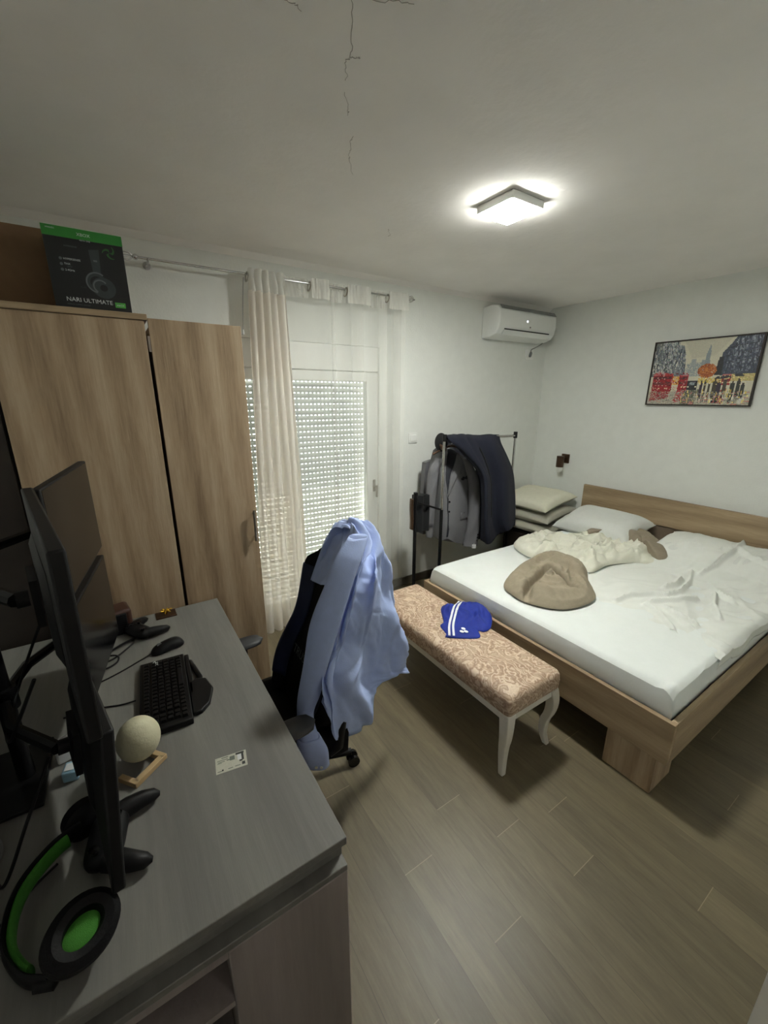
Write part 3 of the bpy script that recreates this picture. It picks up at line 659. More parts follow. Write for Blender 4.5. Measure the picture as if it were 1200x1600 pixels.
for z in (0.25, 1.90): bx(0.168, 0.179, YW + 0.004, YW + 0.019, z - 0.03, z + 0.03).build('hinge', M['steel'], w2, bevel=0.001)
tc = thing('tall_cabinet', 'dark brown tall cabinet in the gap between wardrobe and left wall', 'cabinet', (-0.42, 2.2, 0))
bx(-0.518, -0.326, YW + 0.03, 2.5, 0.0, 1.98).build('carcass', M['dark_brown'], tc)
bx(-0.515, -0.329, YW + 0.01, YW + 0.028, 0.05, 1.975).build('door', M['dark_brown'], tc, bevel=0.002)
cb_ = thing('cardboard_box', 'plain brown carton on top of the wardrobe behind the black box', 'box', (-0.31, 2.3, 2.009))
bx(-0.516, -0.085, 2.17, 2.45, 2.009, 2.30).build('carton', M['card'], cb_, bevel=0.003)
bx(-0.516, -0.084, 2.168, 2.452, 2.009, 2.035).build('bottom_strip', M['dark_brown'], cb_)
bx(-0.516, -0.085, 2.29, 2.33, 2.3002, 2.3012).build('tape', M['light_wood'], cb_)

# headset carton with its printing
hx0, hx1, hy, hz0, hz1 = -0.108, 0.131, 2.02, 2.0095, 2.276
hb_ = thing('headset_box', 'black and green headset carton standing on the wide wardrobe', 'box', (0.01, hy + 0.06, hz0))
bx(hx0, hx1, hy, hy + 0.13, hz0, hz1).build('carton', M['box_black'], hb_, bevel=0.0015)
U, V = Vector((1, 0, 0)), Vector((0, 0, 1)); FO = Vector((hx0, hy - 0.0004, hz0))
bx(hx0 - 0.0006, hx1 + 0.0006, hy - 0.0008, hy + 0.1305, hz1 - 0.033, hz1 + 0.0006).build('green_band', M['print_green'], hb_, smooth=False)
def ftext(s, size, a, b, mt, name='lettering', align='LEFT', lift=0.0008): text_mb(s, size, FO + U * a + V * b, U, V, lift, align).build(name, mt, hb_, smooth=False)
ftext('XBOX', 0.0145, 0.120, 0.245, M['print_white'], align='CENTER')
ftext('WIRELESS', 0.006, 0.012, 0.256, M['print_white'])
MB().prism([(0.104, 0.2285), (0.140, 0.2285), (0.140, 0.2345), (0.104, 0.2345)], FO, U, V, (0, -0.0005, 0)).build('label_tab', M['shade_print_black'], hb_, smooth=False)
ftext('XBOX ONE', 0.0065, 0.122, 0.2295, M['print_white'], align='CENTER', lift=0.0012)
ftext('HYPERSENSE', 0.0068, 0.056, 0.205, M['print_grey'])
ftext('HYPERSENSE', 0.0090, 0.048, 0.162, M['print_white'])
ftext('THX', 0.0090, 0.048, 0.146, M['print_white']); ftext('Spatial', 0.006, 0.055, 0.139, M['print_grey'])
ftext('2.4GHz', 0.0090, 0.048, 0.126, M['print_white'])
for b in (0.165, 0.147, 0.129): MB().cyl(FO + U * 0.040 + V * b, FO + U * 0.040 + V * b + Vector((0, -0.0004, 0)), 0.0048).build('icon', M['print_grey'], hb_, smooth=False)
ftext('NARI ULTIMATE', 0.0200, 0.035, 0.026, M['print_white'])
ftext('FOR XBOX ONE', 0.0070, 0.152, 0.028, M['print_dim'])
ftext('WIRELESS GAMING HEADSET', 0.0055, 0.035, 0.014, M['print_grey'])
ftext('RAZER', 0.006, 0.085, 0.075, M['print_dim'])
MB().prism([(0.186, 0.018), (0.220, 0.018), (0.220, 0.036), (0.186, 0.036)], FO, U, V, (0, -0.0005, 0)).build('badge', M['print_badge'], hb_, smooth=False)
ftext('XBOX', 0.009, 0.203, 0.0235, M['print_white'], align='CENTER', lift=0.0012)
em = MB()                                             # three curling blades of the green emblem
for k in range(3):
    a0 = PI / 2 + k * 2 * PI / 3
    pts_o = []; pts_i = []
    for i in range(9):
        u = i / 8; a = a0 + 1.7 * u; r = 0.004 + 0.019 * u; w = 0.0058 * (1 - u) + 0.001
        pts_o.append((0.193 + (r + w) * math.cos(a), 0.205 + (r + w) * math.sin(a))); pts_i.append((0.193 + (r - w) * math.cos(a), 0.205 + (r - w) * math.sin(a)))
    em.prism(pts_o + pts_i[::-1], FO, U, V, (0, -0.0005, 0))
em.build('emblem', M['print_dark_green'], hb_, smooth=False)
def ringp(cx, cy, ra, rb, a0, a1, n=24, sq=1.0):
    o = [(cx + ra * math.cos(a0 + (a1 - a0) * i / n), cy + sq * ra * math.sin(a0 + (a1 - a0) * i / n)) for i in range(n + 1)]
    q = [(cx + rb * math.cos(a0 + (a1 - a0) * i / n), cy + sq * rb * math.sin(a0 + (a1 - a0) * i / n)) for i in range(n + 1)]
    return o + q[::-1]
pf = MB()
pf.prism(ringp(0.140, 0.098, 0.036, 0.031, 0.9, 4.6), FO, U, V, (0, -0.0005, 0)).prism(ringp(0.148, 0.086, 0.024, 0.019, 0.6, 4.2), FO, U, V, (0, -0.0007, 0))
pf.prism([(0.138, 0.168), (0.150, 0.168), (0.150, 0.174), (0.138, 0.174)], FO, U, V, (0, -0.0005, 0))
pf.build('picture_highlight', M['print_grey'], hb_, smooth=False)
pd = MB().prism(ringp(0.158, 0.082, 0.038, 0.012, 0, 2 * PI, 36, 0.95), FO, U, V, (0, -0.0003, 0)).prism(ringp(0.140, 0.098, 0.031, 0.022, 0.6, 4.4), FO, U, V, (0, -0.0004, 0))
pd.prism([(0.128, 0.205), (0.160, 0.210), (0.156, 0.13), (0.132, 0.13)], FO, U, V, (0, -0.0002, 0))
pd.build('headset_picture', M['print_dim'], hb_, smooth=False)

# ------------------------------------------------------------------ desk
DXL, DXR, DY0, DY1, ZT = -0.50, 0.306, 0.617, 1.968, 0.74
dk = thing('desk', 'grey wood-effect desk along the left wall', 'desk', (-0.1, 1.3, 0))
bx(DXL, DXR, DY0, DY1, ZT - 0.022, ZT).build('desk_top', M['desk'], dk, bevel=0.002)
bx(DXL, DXR - 0.0, DY0 + 0.03, DY0 + 0.05, 0.652, ZT - 0.022).build('rail', M['desk'], dk)
bx(DXL, DXR - 0.03, DY1 - 0.03, DY1 - 0.01, 0.0, ZT - 0.022).build('side_panel', M['desk_end'], dk, bevel=0.001)
pdm = thing('drawer_pedestal', 'grey desk pedestal with open shelves under the near end of the desk', 'cabinet', (-0.1, 0.8, 0))
bx(0.038, DXR + 0.001, DY0 + 0.002, 1.0, 0.045, 0.632).build('side_panel', M['desk_end'], pdm, bevel=0.003)
bx(DXL, DXR + 0.001, DY0 + 0.002, 1.0, 0.633, 0.651).build('top_panel', M['desk'], pdm, bevel=0.002)
bx(DXL, 0.037, DY0 + 0.004, 1.0, 0.612, 0.632).build('front_rail', M['desk_end'], pdm)
bx(DXL, 0.037, DY0 + 0.004, 1.0, 0.462, 0.478).build('shelf', M['desk_end'], pdm)
bx(DXL, 0.037, DY0 + 0.004, 1.0, 0.045, 0.063).build('bottom_panel', M['desk_end'], pdm)
bx(DXL, 0.037, 0.985, 1.0, 0.064, 0.611).build('back_panel', M['shade_print_black'], pdm)  # near-black board: shade of the shelf recess put into its colour
for x, y in ((DXL + 0.05, DY0 + 0.06), (0.26, DY0 + 0.06), (DXL + 0.05, 0.95), (0.26, 0.95)): MB().cyl((x, y, 0), (x, y, 0.044), 0.022).build('foot', M['black'], pdm)

# ------------------------------------------------------------------ monitors (two rows of two) on one stand
def monitor(name, label, far_t, near_t, near_b, far_b, side, th=0.022, scr=True):
    """corner points far-top, near-top, near-bottom, far-bottom of the screen plane; side = +1 the screen faces the chair"""
    ft, nt, nb, fb = map(Vector, (far_t, near_t, near_b, far_b))
    n = (ft - nt).cross(nb - nt).normalized()
    if n.x < 0: n = -n
    c = (ft + nt + nb + fb) / 4
    o = thing(name, label, 'monitor', tuple(c - n * 0.03), 'monitors on the desk')
    MB().loft([[ft, nt, nb, fb], [p - n * th for p in (ft, nt, nb, fb)]]).build('panel', M['monitor_back'], o, bevel=0.004)
    sc = [c + (p - c) * 0.965 + n * 0.0006 for p in (ft, nt, nb, fb)]
    MB().loft([sc, [p - n * 0.0015 for p in sc]]).build('screen', M['screen'], o, smooth=False)
    bk = [c + (p - c) * 0.55 - n * (th + 0.0002) for p in (ft, nt, nb, fb)]
    MB().loft([bk, [c + (p - c) * 0.8 - n * 0.014 for p in bk]]).build('back_housing', M['black'], o, bevel=0.005)
    m = c - n * (th + 0.018)
    ax = (ft - nt).normalized() * 0.045; ay = (nt - nb).normalized() * 0.045
    MB().obox(m, ax, ay, n * 0.006).build('mount_plate', M['black'], o)
    return c - n * (th + 0.026), n
mts = []
mts.append(monitor('computer_monitor', 'upper monitor nearest the wardrobe, dark screen turned to the chair', (-0.094, 1.68, 1.49), (-0.163, 1.205, 1.49), (-0.163, 1.205, 1.185), (-0.094, 1.68, 1.185), 1))
mts.append(monitor('computer_monitor', 'upper monitor at the camera end of the desk, seen from behind', (-0.172, 1.19, 1.5), (-0.078, 0.668, 1.5), (-0.083, 0.668, 1.185), (-0.172, 1.19, 1.185), 1))
mts.append(monitor('computer_monitor', 'lower monitor nearest the wardrobe beside the dark speaker', (-0.095, 1.68, 1.155), (-0.175, 1.21, 1.14), (-0.175, 1.21, 0.84), (-0.095, 1.68, 0.84), 1))
mts.append(monitor('computer_monitor', 'lower monitor at the camera end of the desk behind the round lamp', (-0.165, 1.19, 1.14), (-0.078, 0.76, 1.125), (-0.106, 0.712, 0.815), (-0.175, 1.19, 0.83), 1))
ms = thing('monitor_stand', 'black pole stand with arms holding the four monitors', 'stand', (-0.31, 1.2, ZT))
bx(-0.40, -0.275, 1.08, 1.32, ZT + 0.0005, ZT + 0.012).build('base_plate', M['black'], ms, bevel=0.003)
MB().cyl((-0.32, 1.2, ZT + 0.012), (-0.32, 1.2, 1.46), 0.018).build('pole', M['black'], ms)
for p, n in mts:
    j = Vector((-0.32, 1.2, p.z)); e = p - n * 0.02
    MB().lathe(j - Vector((0, 0, 0.025)), [(0.019, 0), (0.027, 0.002), (0.027, 0.048), (0.019, 0.05)]).tube([j, (j + e) / 2 + Vector((-0.03, 0, 0)), e], 0.013, 8).tube([e, p - n * 0.001], 0.016, 10).build('arm', M['black'], ms)
pc_ = thing('computer_tower', 'black computer case standing on the desk behind the monitors', 'computer', (-0.44, 1.2, ZT))
bx(-0.505, -0.425, 0.98, 1.42, ZT + 0.006, 1.17).build('case', M['black'], pc_, bevel=0.004)
bx(-0.424, -0.418, 1.0, 1.40, ZT + 0.03, 1.15).build('side_panel', M['black_gloss'], pc_, bevel=0.002)
for y in (1.02, 1.38):
    for x in (-0.49, -0.44): MB().cyl((x, y, ZT + 0.0003), (x, y, ZT + 0.007), 0.012).build('foot', M['black'], pc_)
for y, z in ((1.33, 1.02), (1.31, 0.98), (1.28, 0.88)): MB().cyl((-0.418, y, z), (-0.415, y, z), 0.0035).build('status_light', M['led'], pc_)

# cables hanging behind the monitors
def cable(label, pts, r=0.003, n=40, m='black', name='cable', grp=None):
    return tag(MB().tube(catmull(pts, n), r, 6).build(name, M[m]), label, 'cable', grp)
g_ = 'loose cables behind the monitors'
cable('black cable sagging behind the upper monitors from the stand pole', [(-0.21, 1.35, 1.17), (-0.27, 1.30, 1.05), (-0.30, 1.12, 0.98), (-0.27, 0.98, 1.02), (-0.20, 0.93, 1.17)], 0.0035, grp=g_)
cable('black cable looping down from the lower monitor to the desk', [(-0.22, 0.98, 0.95), (-0.27, 0.93, 0.85), (-0.32, 0.90, 0.752), (-0.36, 0.97, 0.746), (-0.41, 0.94, 0.745)], 0.0035, grp=g_)
cable('dark grey cable lying curved behind the monitors at the wall side', [(-0.47, 0.80, 0.745), (-0.40, 0.86, 0.746), (-0.34, 0.98, 0.746), (-0.37, 1.04, 0.746), (-0.45, 0.95, 0.747)], 0.004, grp=g_, m='grey_plastic')
cable('pair of thin black headset leads beside the green headband', [(-0.235, 0.90, 0.745), (-0.285, 0.86, 0.744), (-0.33, 0.80, 0.744), (-0.37, 0.70, 0.744)], 0.0028)

# ------------------------------------------------------------------ things on the desk
def rot2(p, a): return (p[0] * math.cos(a) - p[1] * math.sin(a), p[0] * math.sin(a) + p[1] * math.cos(a))
# keyboard: local x across the key rows (towards the chair), local y along the rows
kb = thing('keyboard', 'black mechanical keyboard with wrist rest in front of the monitors', 'keyboard', (0.02, 1.34, ZT))
KA = math.radians(-3.5); KO = Vector((-0.068, 1.17, ZT))
kax = Vector((math.cos(KA), math.sin(KA), 0)); kay = Vector((-math.sin(KA), math.cos(KA), 0)); kaz = Vector((0, 0, 1))
def kbx(mb, a0, a1, b0, b1, z0, z1):
    return mb.obox(KO + kax * (a0 + a1) / 2 + kay * (b0 + b1) / 2 + kaz * (z0 + z1) / 2, kax * (a1 - a0) / 2, kay * (b1 - b0) / 2, kaz * (z1 - z0) / 2)
kbx(MB(), 0, 0.142, 0, 0.37, 0.001, 0.022).build('case', M['black'], kb, bevel=0.003)
keys = MB()
for r in range(6):
    a0 = 0.012 + r * 0.0195 + (0.004 if r else 0)
    off = (0, 0, 0.007, 0.010, 0.0, 0)[r]
    nk = 18
    b = 0.352
    i = 0
    while b > 0.02:
        w = 0.0185
        if r == 5 and 4 <= i <= 8: w = 0.105 if i == 4 else w
        if b - w < 0.008: break
        kx = KO + kax * (a0 + 0.0085) + kay * (b - w / 2) + kaz * 0.022
        hw, hl = 0.0083, w / 2 - 0.0010
        keys.loft([[kx + kax * sx * hw + kay * sy * hl for sx, sy in ((-1, -1), (1, -1), (1, 1), (-1, 1))], [kx + kax * sx * hw * .78 + kay * sy * (hl - 0.002) + kaz * 0.009 for sx, sy in ((-1, -1), (1, -1), (1, 1), (-1, 1))]])
        b -= w + 0.0007; i += 1
        if i in (15,): b -= 0.006
keys.build('keycaps', M['black'], kb, smooth=False)
kbx(MB(), 0.1425, 0.158, 0.13, 0.368, 0.001, 0.016).build('front_strip', M['monitor_back'], kb, bevel=0.004)
wr = [(0.143, 0.03), (0.143, 0.19), (0.172, 0.205), (0.200, 0.19), (0.214, 0.13), (0.196, 0.06), (0.168, 0.03)]
MB().prism(wr, KO + kaz * 0.001, kax, kay, kaz * 0.015).build('wrist_rest', M['black'], kb, bevel=0.004)
lg = MB()
for a, b, l in ((0.046, 0.346, 0.012), (0.053, 0.338, 0.014), (0.053, 0.327, 0.012)): lg.obox(KO + kax * a + kay * b + kaz * 0.0325, kax * 0.004 + kay * 0.003, kay * 0.0015, kaz * 0.0006); lg.obox(KO + kax * (a + 0.004) + kay * (b - 0.003) + kaz * 0.0325, kax * 0.001 - kay * 0.001, kay * l * .35, kaz * 0.0006)
lg.build('logo', M['print_white'], kb, smooth=False)
cable('black keyboard cable running back under the lower monitor', [(-0.069, 1.36, 0.748), (-0.11, 1.37, 0.744), (-0.17, 1.39, 0.744), (-0.26, 1.40, 0.744)], 0.0026)

def mouse(name, label, c, ang, L=0.062, Wd=0.033, hgt=0.037, mat='black', shiny=False):
    o = thing(name, label, 'mouse', (c[0], c[1], ZT))
    ax = Vector((math.cos(ang), math.sin(ang), 0)); ay = Vector((-math.sin(ang), math.cos(ang), 0))
    rows = []
    for i in range(15):
        t = -1 + 2 * i / 14; w = Wd * (1 - abs(t) ** 3.2) ** 0.5 * (1 - 0.12 * math.cos(t * 3)); h = hgt * (1 - abs(t) ** 2.6) ** 0.55 * (1 + 0.18 * t)
        w = max(w, 0.004); h = max(h, 0.006)
        rows.append([Vector((c[0], c[1], ZT + 0.0006)) + ax * t * L + ay * w * math.cos(PI * k / 12) + Vector((0, 0, h * math.sin(PI * k / 12) ** 0.8)) for k in range(13)])
    MB().loft(rows).build('shell', M[mat], o, subsurf=1)
    p = Vector((c[0], c[1], ZT)) - ax * L * 0.45
    MB().cyl(p - ay * 0.003 + Vector((0, 0, hgt * 0.84)), p + ay * 0.003 + Vector((0, 0, hgt * 0.84)), 0.008, n=16).build('scroll_wheel', M['grey_plastic'], o)
    MB().cyl(Vector((c[0], c[1], ZT + hgt * 0.985)) + ax * L * .3, Vector((c[0], c[1], ZT + hgt * 0.985 + 0.0016)) + ax * L * .3, 0.002, n=8).build('indicator', M['print_grey'], o)
    return o, ax
mo, max_ = mouse('computer_mouse', 'black computer mouse above the end of the keyboard', (0.053, 1.633), math.radians(14))
cable('black mouse cable trailing from the mouse to the lower monitor', [(-0.006, 1.616, 0.748), (-0.05, 1.595, 0.744), (-0.11, 1.56, 0.744), (-0.17, 1.535, 0.744), (-0.25, 1.52, 0.744)], 0.0024)

def controller(name, label, c, ang, z0=ZT, s=1.0):
    o = thing(name, label, 'game controller', (c[0], c[1], z0))
    ax = Vector((math.cos(ang), math.sin(ang), 0)); ay = Vector((-math.sin(ang), math.cos(ang), 0)); b = Vector((c[0], c[1], z0))
    W = lambda x, y, z: b + (ax * x + ay * y + Vector((0, 0, z))) * s
    rows = []
    for i in range(17):
        t = -1 + 2 * i / 16; w = 0.034 * (1 - abs(t) ** 4) ** 0.5 + 0.002; h = 0.042 * (1 - abs(t) ** 4) ** 0.5 + 0.003
        rows.append([W(t * 0.068, 0.008 + w * math.cos(2 * PI * k / 16), 0.025 + h * 0.5 * math.sin(2 * PI * k / 16)) for k in range(16)])
    MB().loft(rows).build('body', M['black'], o)
    for sx in (-1, 1):
        MB().tube([W(sx * 0.048, 0.0, 0.024), W(sx * 0.060, -0.022, 0.024), W(sx * 0.071, -0.048, 0.022), W(sx * 0.076, -0.070, 0.018), W(sx * 0.077, -0.082, 0.016)], [0.022 * s, 0.021 * s, 0.018 * s, 0.014 * s, 0.005 * s], 14).build('grip', M['black'], o)
    for sx, y in ((-0.045, 0.018), (0.022, -0.010)):
        MB().lathe(W(sx, y, 0.044), [(0.006 * s, 0), (0.006 * s, 0.008 * s), (0.010 * s, 0.010 * s), (0.009 * s, 0.013 * s), (0.001, 0.012 * s)], n=16).build('thumb_stick', M['black_gloss'], o)
    for q in range(4): MB().lathe(W(0.045 + 0.011 * math.cos(q * PI / 2), 0.016 + 0.011 * math.sin(q * PI / 2), 0.044), [(0.0045 * s, 0), (0.0045 * s, 0.004 * s), (0.001, 0.005 * s)], n=12).build('button', M['monitor_back'], o)
    return o
controller('game_controller', 'black game controller by the dark speaker near the wardrobe', (-0.028, 1.80), math.radians(120), s=0.95)
controller('game_controller', 'black game controller standing out from under the lower monitor near the round lamp', (-0.135, 0.885), math.radians(80), s=1.05)
cable('black coiled cable lying in loops in front of the dark speaker', [(-0.05, 1.775, 0.748), (-0.10, 1.755, 0.745), (-0.155, 1.70, 0.745), (-0.165, 1.655, 0.745), (-0.12, 1.665, 0.747), (-0.06, 1.735, 0.749), (-0.07, 1.76, 0.751), (-0.13, 1.72, 0.751), (-0.16, 1.67, 0.751), (-0.175, 1.635, 0.746), (-0.15, 1.61, 0.745), (-0.115, 1.635, 0.745), (-0.12, 1.67, 0.753), (-0.20, 1.70, 0.746), (-0.24, 1.66, 0.745)], 0.0032, 110)
spk = thing('speaker', 'small dark cube speaker with reddish casing beside the wardrobe', 'speaker', (-0.12, 1.89, ZT))
q = Vector((-0.115, 1.893, ZT + 0.053)); sa = math.radians(9)
sax, say = Vector((math.cos(sa), math.sin(sa), 0)), Vector((-math.sin(sa), math.cos(sa), 0))
MB().obox(q, sax * 0.060, say * 0.05, (0, 0, 0.052)).build('casing', M['red_brown'], spk, bevel=0.014, seg=3)
MB().obox(q - say * 0.050 - sax * 0.010 - Vector((0, 0, 0.005)), sax * 0.049, say * 0.007, (0, 0, 0.045)).build('front_grille', M['black'], spk, bevel=0.004)
br = thing('ornament', 'small gold ornament on a dark tray at the foot of the wardrobe', 'ornament', (0.07, 1.915, ZT))
bx(0.035, 0.118, 1.89, 1.955, ZT + 0.0004, ZT + 0.006).build('tray', M['bronze'], br, bevel=0.002)
gm = MB(); oc = Vector((0.078, 1.92, ZT + 0.018))
for k in range(7):
    a = k * 2 * PI / 7
    gm.tube([oc, oc + Vector((0.012 * math.cos(a), 0.009 * math.sin(a), 0.008 + 0.004 * math.sin(3 * a))), oc + Vector((0.026 * math.cos(a), 0.018 * math.sin(a), 0.003 + 0.008 * math.cos(2 * a)))], [0.004, 0.005, 0.0015], 7)
gm.ell(oc, 0.009, 0.007, 0.008, 10, 8).cyl(oc - Vector((0, 0, 0.0125)), oc, 0.004, n=8)
gm.build('figure', M['gold'], br)
us = thing('marker_pen', 'short black marker pen lying beside the keyboard wrist rest', 'pen', (0.12, 1.42, ZT))
pa, pb = Vector((0.111, 1.487, ZT + 0.0085)), Vector((0.129, 1.358, ZT + 0.0085)); pd_ = pb - pa
MB().tube([pa + pd_ * .3, pa + pd_ * .93, pb], [0.0082, 0.0078, 0.004], 14).build('barrel', M['black'], us)
MB().tube([pa, pa + pd_ * .02, pa + pd_ * .299], [0.006, 0.0074, 0.0078], 14).build('cap', M['monitor_back'], us)
# printed card
ic = thing('identity_card', 'printed identity card lying on the bare middle of the desk', 'card', (0.135, 0.96, ZT))
c0, c1, c3 = Vector((0.0915, 0.9405, ZT + 0.0005)), Vector((0.1705, 0.9285, ZT + 0.0005)), Vector((0.1005, 0.9935, ZT + 0.0005))
cu_, cv_ = (c1 - c0), (c3 - c0); cv_ = cv_ - cu_ * (cv_.dot(cu_) / cu_.dot(cu_)); cv_ = cv_.normalized() * 0.0535
MB().prism([(0, 0), (1, 0), (1, 1), (0, 1)], c0, cu_, cv_, (0, 0, 0.0009)).build('card_body', M['id_card'], ic, bevel=0.0004)
def cpatch(name, quads, m):
    mb = MB()
    for a0, a1, b0, b1 in quads: mb.prism([(a0, b0), (a1, b0), (a1, b1), (a0, b1)], c0 + Vector((0, 0, 0.0010)), cu_, cv_, (0, 0, 0.0002))
    mb.build(name, M[m], ic, smooth=False)
cpatch('print', [(.06, .40, .76, .80), (.2, .42, .88, .93), (.08, .30, .66, .70), (.06, .2, .60, .63), (.36, .48, .66, .72), (.46, .62, .60, .86), (.38, .54, .12, .16), (.60, .78, .13, .17), (.05, .2, .1, .14)], 'id_ink')
cpatch('portrait', [(.66, .93, .84, .96), (.84, .91, .42, .84), (.76, .86, .36, .46), (.83, .93, .12, .30), (.19, .24, .1, .2)], 'id_dark')
cpatch('portrait_face', [(.71, .83, .48, .82)], 'paper')
# round pale lamp in a wooden cradle
rl = thing('round_lamp', 'pale round stone-like lamp resting in a light wooden cradle', 'lamp', (-0.065, 1.09, ZT))
MB().ell((-0.066, 1.094, ZT + 0.078), 0.0525, 0.0525, 0.062, 36, 24, Quaternion((1, 0.3, 0), 0.25)).build('globe', M['stone'], rl)
wd = MB(); e0, e1 = Vector((-0.019, 1.073, ZT)), Vector((-0.085, 1.02, ZT))
wdir = (e1 - e0).normalized(); wn_ = Vector((-wdir.y, wdir.x, 0))
wd.obox((e0 + e1) / 2 + Vector((0, 0, 0.008)), (e1 - e0) / 2, wn_ * 0.008, (0, 0, 0.0075))
wd.obox(e0 + wn_ * -0.022 + Vector((0, 0, 0.008)), wdir * 0.007, wn_ * 0.03, (0, 0, 0.0075))
wd.obox(e1 + wn_ * -0.022 + Vector((0, 0, 0.008)), wdir * 0.007, wn_ * 0.03, (0, 0, 0.0075))
wd.build('cradle', M['light_wood'], rl, bevel=0.0015)
# small boxes behind the monitors
wbx = thing('adapter', 'small white plug adapter on the desk behind the lower monitor', 'adapter', (-0.243, 1.235, ZT))
MB().obox((-0.243, 1.235, ZT + 0.0205), Vector((0.020, 0.006, 0)), Vector((-0.006, 0.03, 0)), (0, 0, 0.02)).build('housing', M['paper'], wbx, bevel=0.005)
MB().obox((-0.252, 1.269, ZT + 0.0205), Vector((0.010, 0.0025, 0)), Vector((-0.001, 0.004, 0)), (0, 0, 0.01)).build('pins_cover', M['grey_plastic'], wbx, bevel=0.002)
bbx = thing('small_box', 'small pale blue box on the desk near the white adapter', 'box', (-0.222, 1.145, ZT))
MB().obox((-0.222, 1.145, ZT + 0.0155), Vector((0.017, -0.004, 0)), Vector((0.004, 0.02, 0)), (0, 0, 0.015)).build('casing', M['pale_blue'], bbx, bevel=0.004)
MB().obox((-0.224, 1.145, ZT + 0.0312), Vector((0.010, -0.0024, 0)), Vector((0.0024, 0.012, 0)), (0, 0, 0.0006)).build('lid', M['paper'], bbx)

# headset with green lining, near corner of the desk
hs = thing('headset', 'black headset with green ear cushion and headband lining on the near desk corner', 'headset', (-0.2, 0.75, ZT))
cc = Vector((-0.176, 0.688, ZT + 0.062))
nrm = Vector((0.34, -0.30, 0.89)).normalized(); ru = Vector((0.72, 0.62, -0.07)); ru = (ru - nrm * ru.dot(nrm)).normalized(); rv = nrm.cross(ru)
def ering(ra, rb, h, n=36): return [cc + ru * ra * math.cos(2 * PI * k / n) + rv * rb * math.sin(2 * PI * k / n) + nrm * h for k in range(n)]
MB().loft([ering(0.030, 0.024, -0.042), ering(0.046, 0.038, -0.038), ering(0.055, 0.045, -0.018), ering(0.054, 0.044, -0.004)]).build('ear_cup', M['black'], hs)
cu2 = MB().loft([ering(0.052, 0.043, -0.004), ering(0.061, 0.051, 0.004), ering(0.060, 0.050, 0.016), ering(0.048, 0.038, 0.024), ering(0.034, 0.025, 0.020), ering(0.030, 0.021, 0.006)], caps=False)
cu2.build('ear_cushion', M['black_leather'], hs)
MB().loft([ering(0.0315, 0.0225, 0.005), ering(0.022, 0.015, 0.010), ering(0.010, 0.006, 0.011), ering(0.001, 0.001, 0.0112)]).build('green_lining', M['green'], hs)
arc = catmull([(-0.222, 0.660, ZT + 0.030), (-0.262, 0.690, ZT + 0.035), (-0.292, 0.755, ZT + 0.040), (-0.285, 0.840, ZT + 0.042), (-0.240, 0.905, ZT + 0.040), (-0.19, 0.935, ZT + 0.036)], 30)
def strap(path, off, w, t):
    rings = []
    for i, p in enumerate(path):
        tg = (path[min(i + 1, len(path) - 1)] - path[max(i - 1, 0)]).normalized(); s = Vector((tg.y, -tg.x, 0)).normalized()
        up = Vector((0, 0, 1)); c_ = p + s * off
        rings.append([c_ + s * t * math.cos(2 * PI * k / 12) + up * w * math.sin(2 * PI * k / 12) for k in range(12)])
    return MB().loft(rings)
strap(arc, 0, 0.020, 0.005).build('headband', M['black'], hs)
strap(arc[5:27], 0.010, 0.017, 0.0065).build('headband_lining', M['green'], hs)
MB().tube([cc - nrm * 0.03 - ru * 0.03, Vector((-0.222, 0.660, ZT + 0.030)), Vector((-0.240, 0.668, ZT + 0.032))], [0.016, 0.014, 0.011], 10).build('yoke', M['black'], hs)
MB().lathe(Vector((-0.185, 0.955, ZT + 0.036)), [(0.03, -0.02), (0.042, -0.012), (0.042, 0.012), (0.03, 0.02)], axis=(0.4, -1, 0.1)).build('ear_cup', M['black'], hs)
# ------------------------------------------------------------------ swivel chair
ch = thing('gaming_chair', 'black and navy gaming chair turned to the desk', 'chair', (0.45, 1.36, 0))
CY = 1.36
def back_pt(h, s, dep):          # h height 0..1 up the backrest, s -1..1 across, dep metres in front of the back plane
    z = 0.46 + 0.675 * h; x = 0.505 + 0.235 * h + 0.02 * math.sin(PI * h)
    fw = Vector((-0.93, 0, 0.36))
    return Vector((x, CY + s, z)) + fw * dep
prof = [(0.0, 0.17), (0.06, 0.205), (0.14, 0.235), (0.22, 0.242), (0.32, 0.225), (0.45, 0.19), (0.55, 0.185), (0.66, 0.20), (0.74, 0.21), (0.80, 0.20), (0.86, 0.16), (0.92, 0.135), (0.97, 0.115), (1.0, 0.07)]
pw = [p for p in catmull([(a, b, 0) for a, b in prof], 46)]
rings = []
for p in pw:
    h, w = p.x, p.y; r = []
    for k in range(25):                # front, with side bolsters
        s = -1 + 2 * k / 24
        bol = 0.055 * math.exp(-((abs(s) - 0.84) / 0.16) ** 2) * (1.0 if h < 0.82 else max(0, 1 - (h - 0.82) / 0.1))
        r.append(back_pt(h, s * w, 0.045 + bol + 0.02 * (1 - s * s)))
    for k in range(13):
        s = 1 - 2 * k / 12
        r.append(back_pt(h, s * w * 0.97, -0.02 - 0.03 * (1 - s * s)))
    rings.append(r)
bk = MB().loft(rings).build('backrest', M['black_leather'], ch, angle=60)
for sg in (-1, 1):                     # navy inserts on the bolsters
    rows = []
    for p in pw[4:30]:
        h, w = p.x, p.y; r = []
        for k in range(9):
            s = 0.60 + 0.30 * k / 8; bol = 0.055 * math.exp(-((s - 0.84) / 0.16) ** 2)
            r.append(back_pt(h, sg * s * w, 0.0475 + bol + 0.02 * (1 - s * s)))
        rows.append(r)
    MB().grid(rows).build('side_panel', M['navy_leather'], bk, solid=0.003, offset=0.0)
fwd = Vector((-0.93, 0, 0.36)); upv = Vector((0.36, 0, 0.93)).normalized()
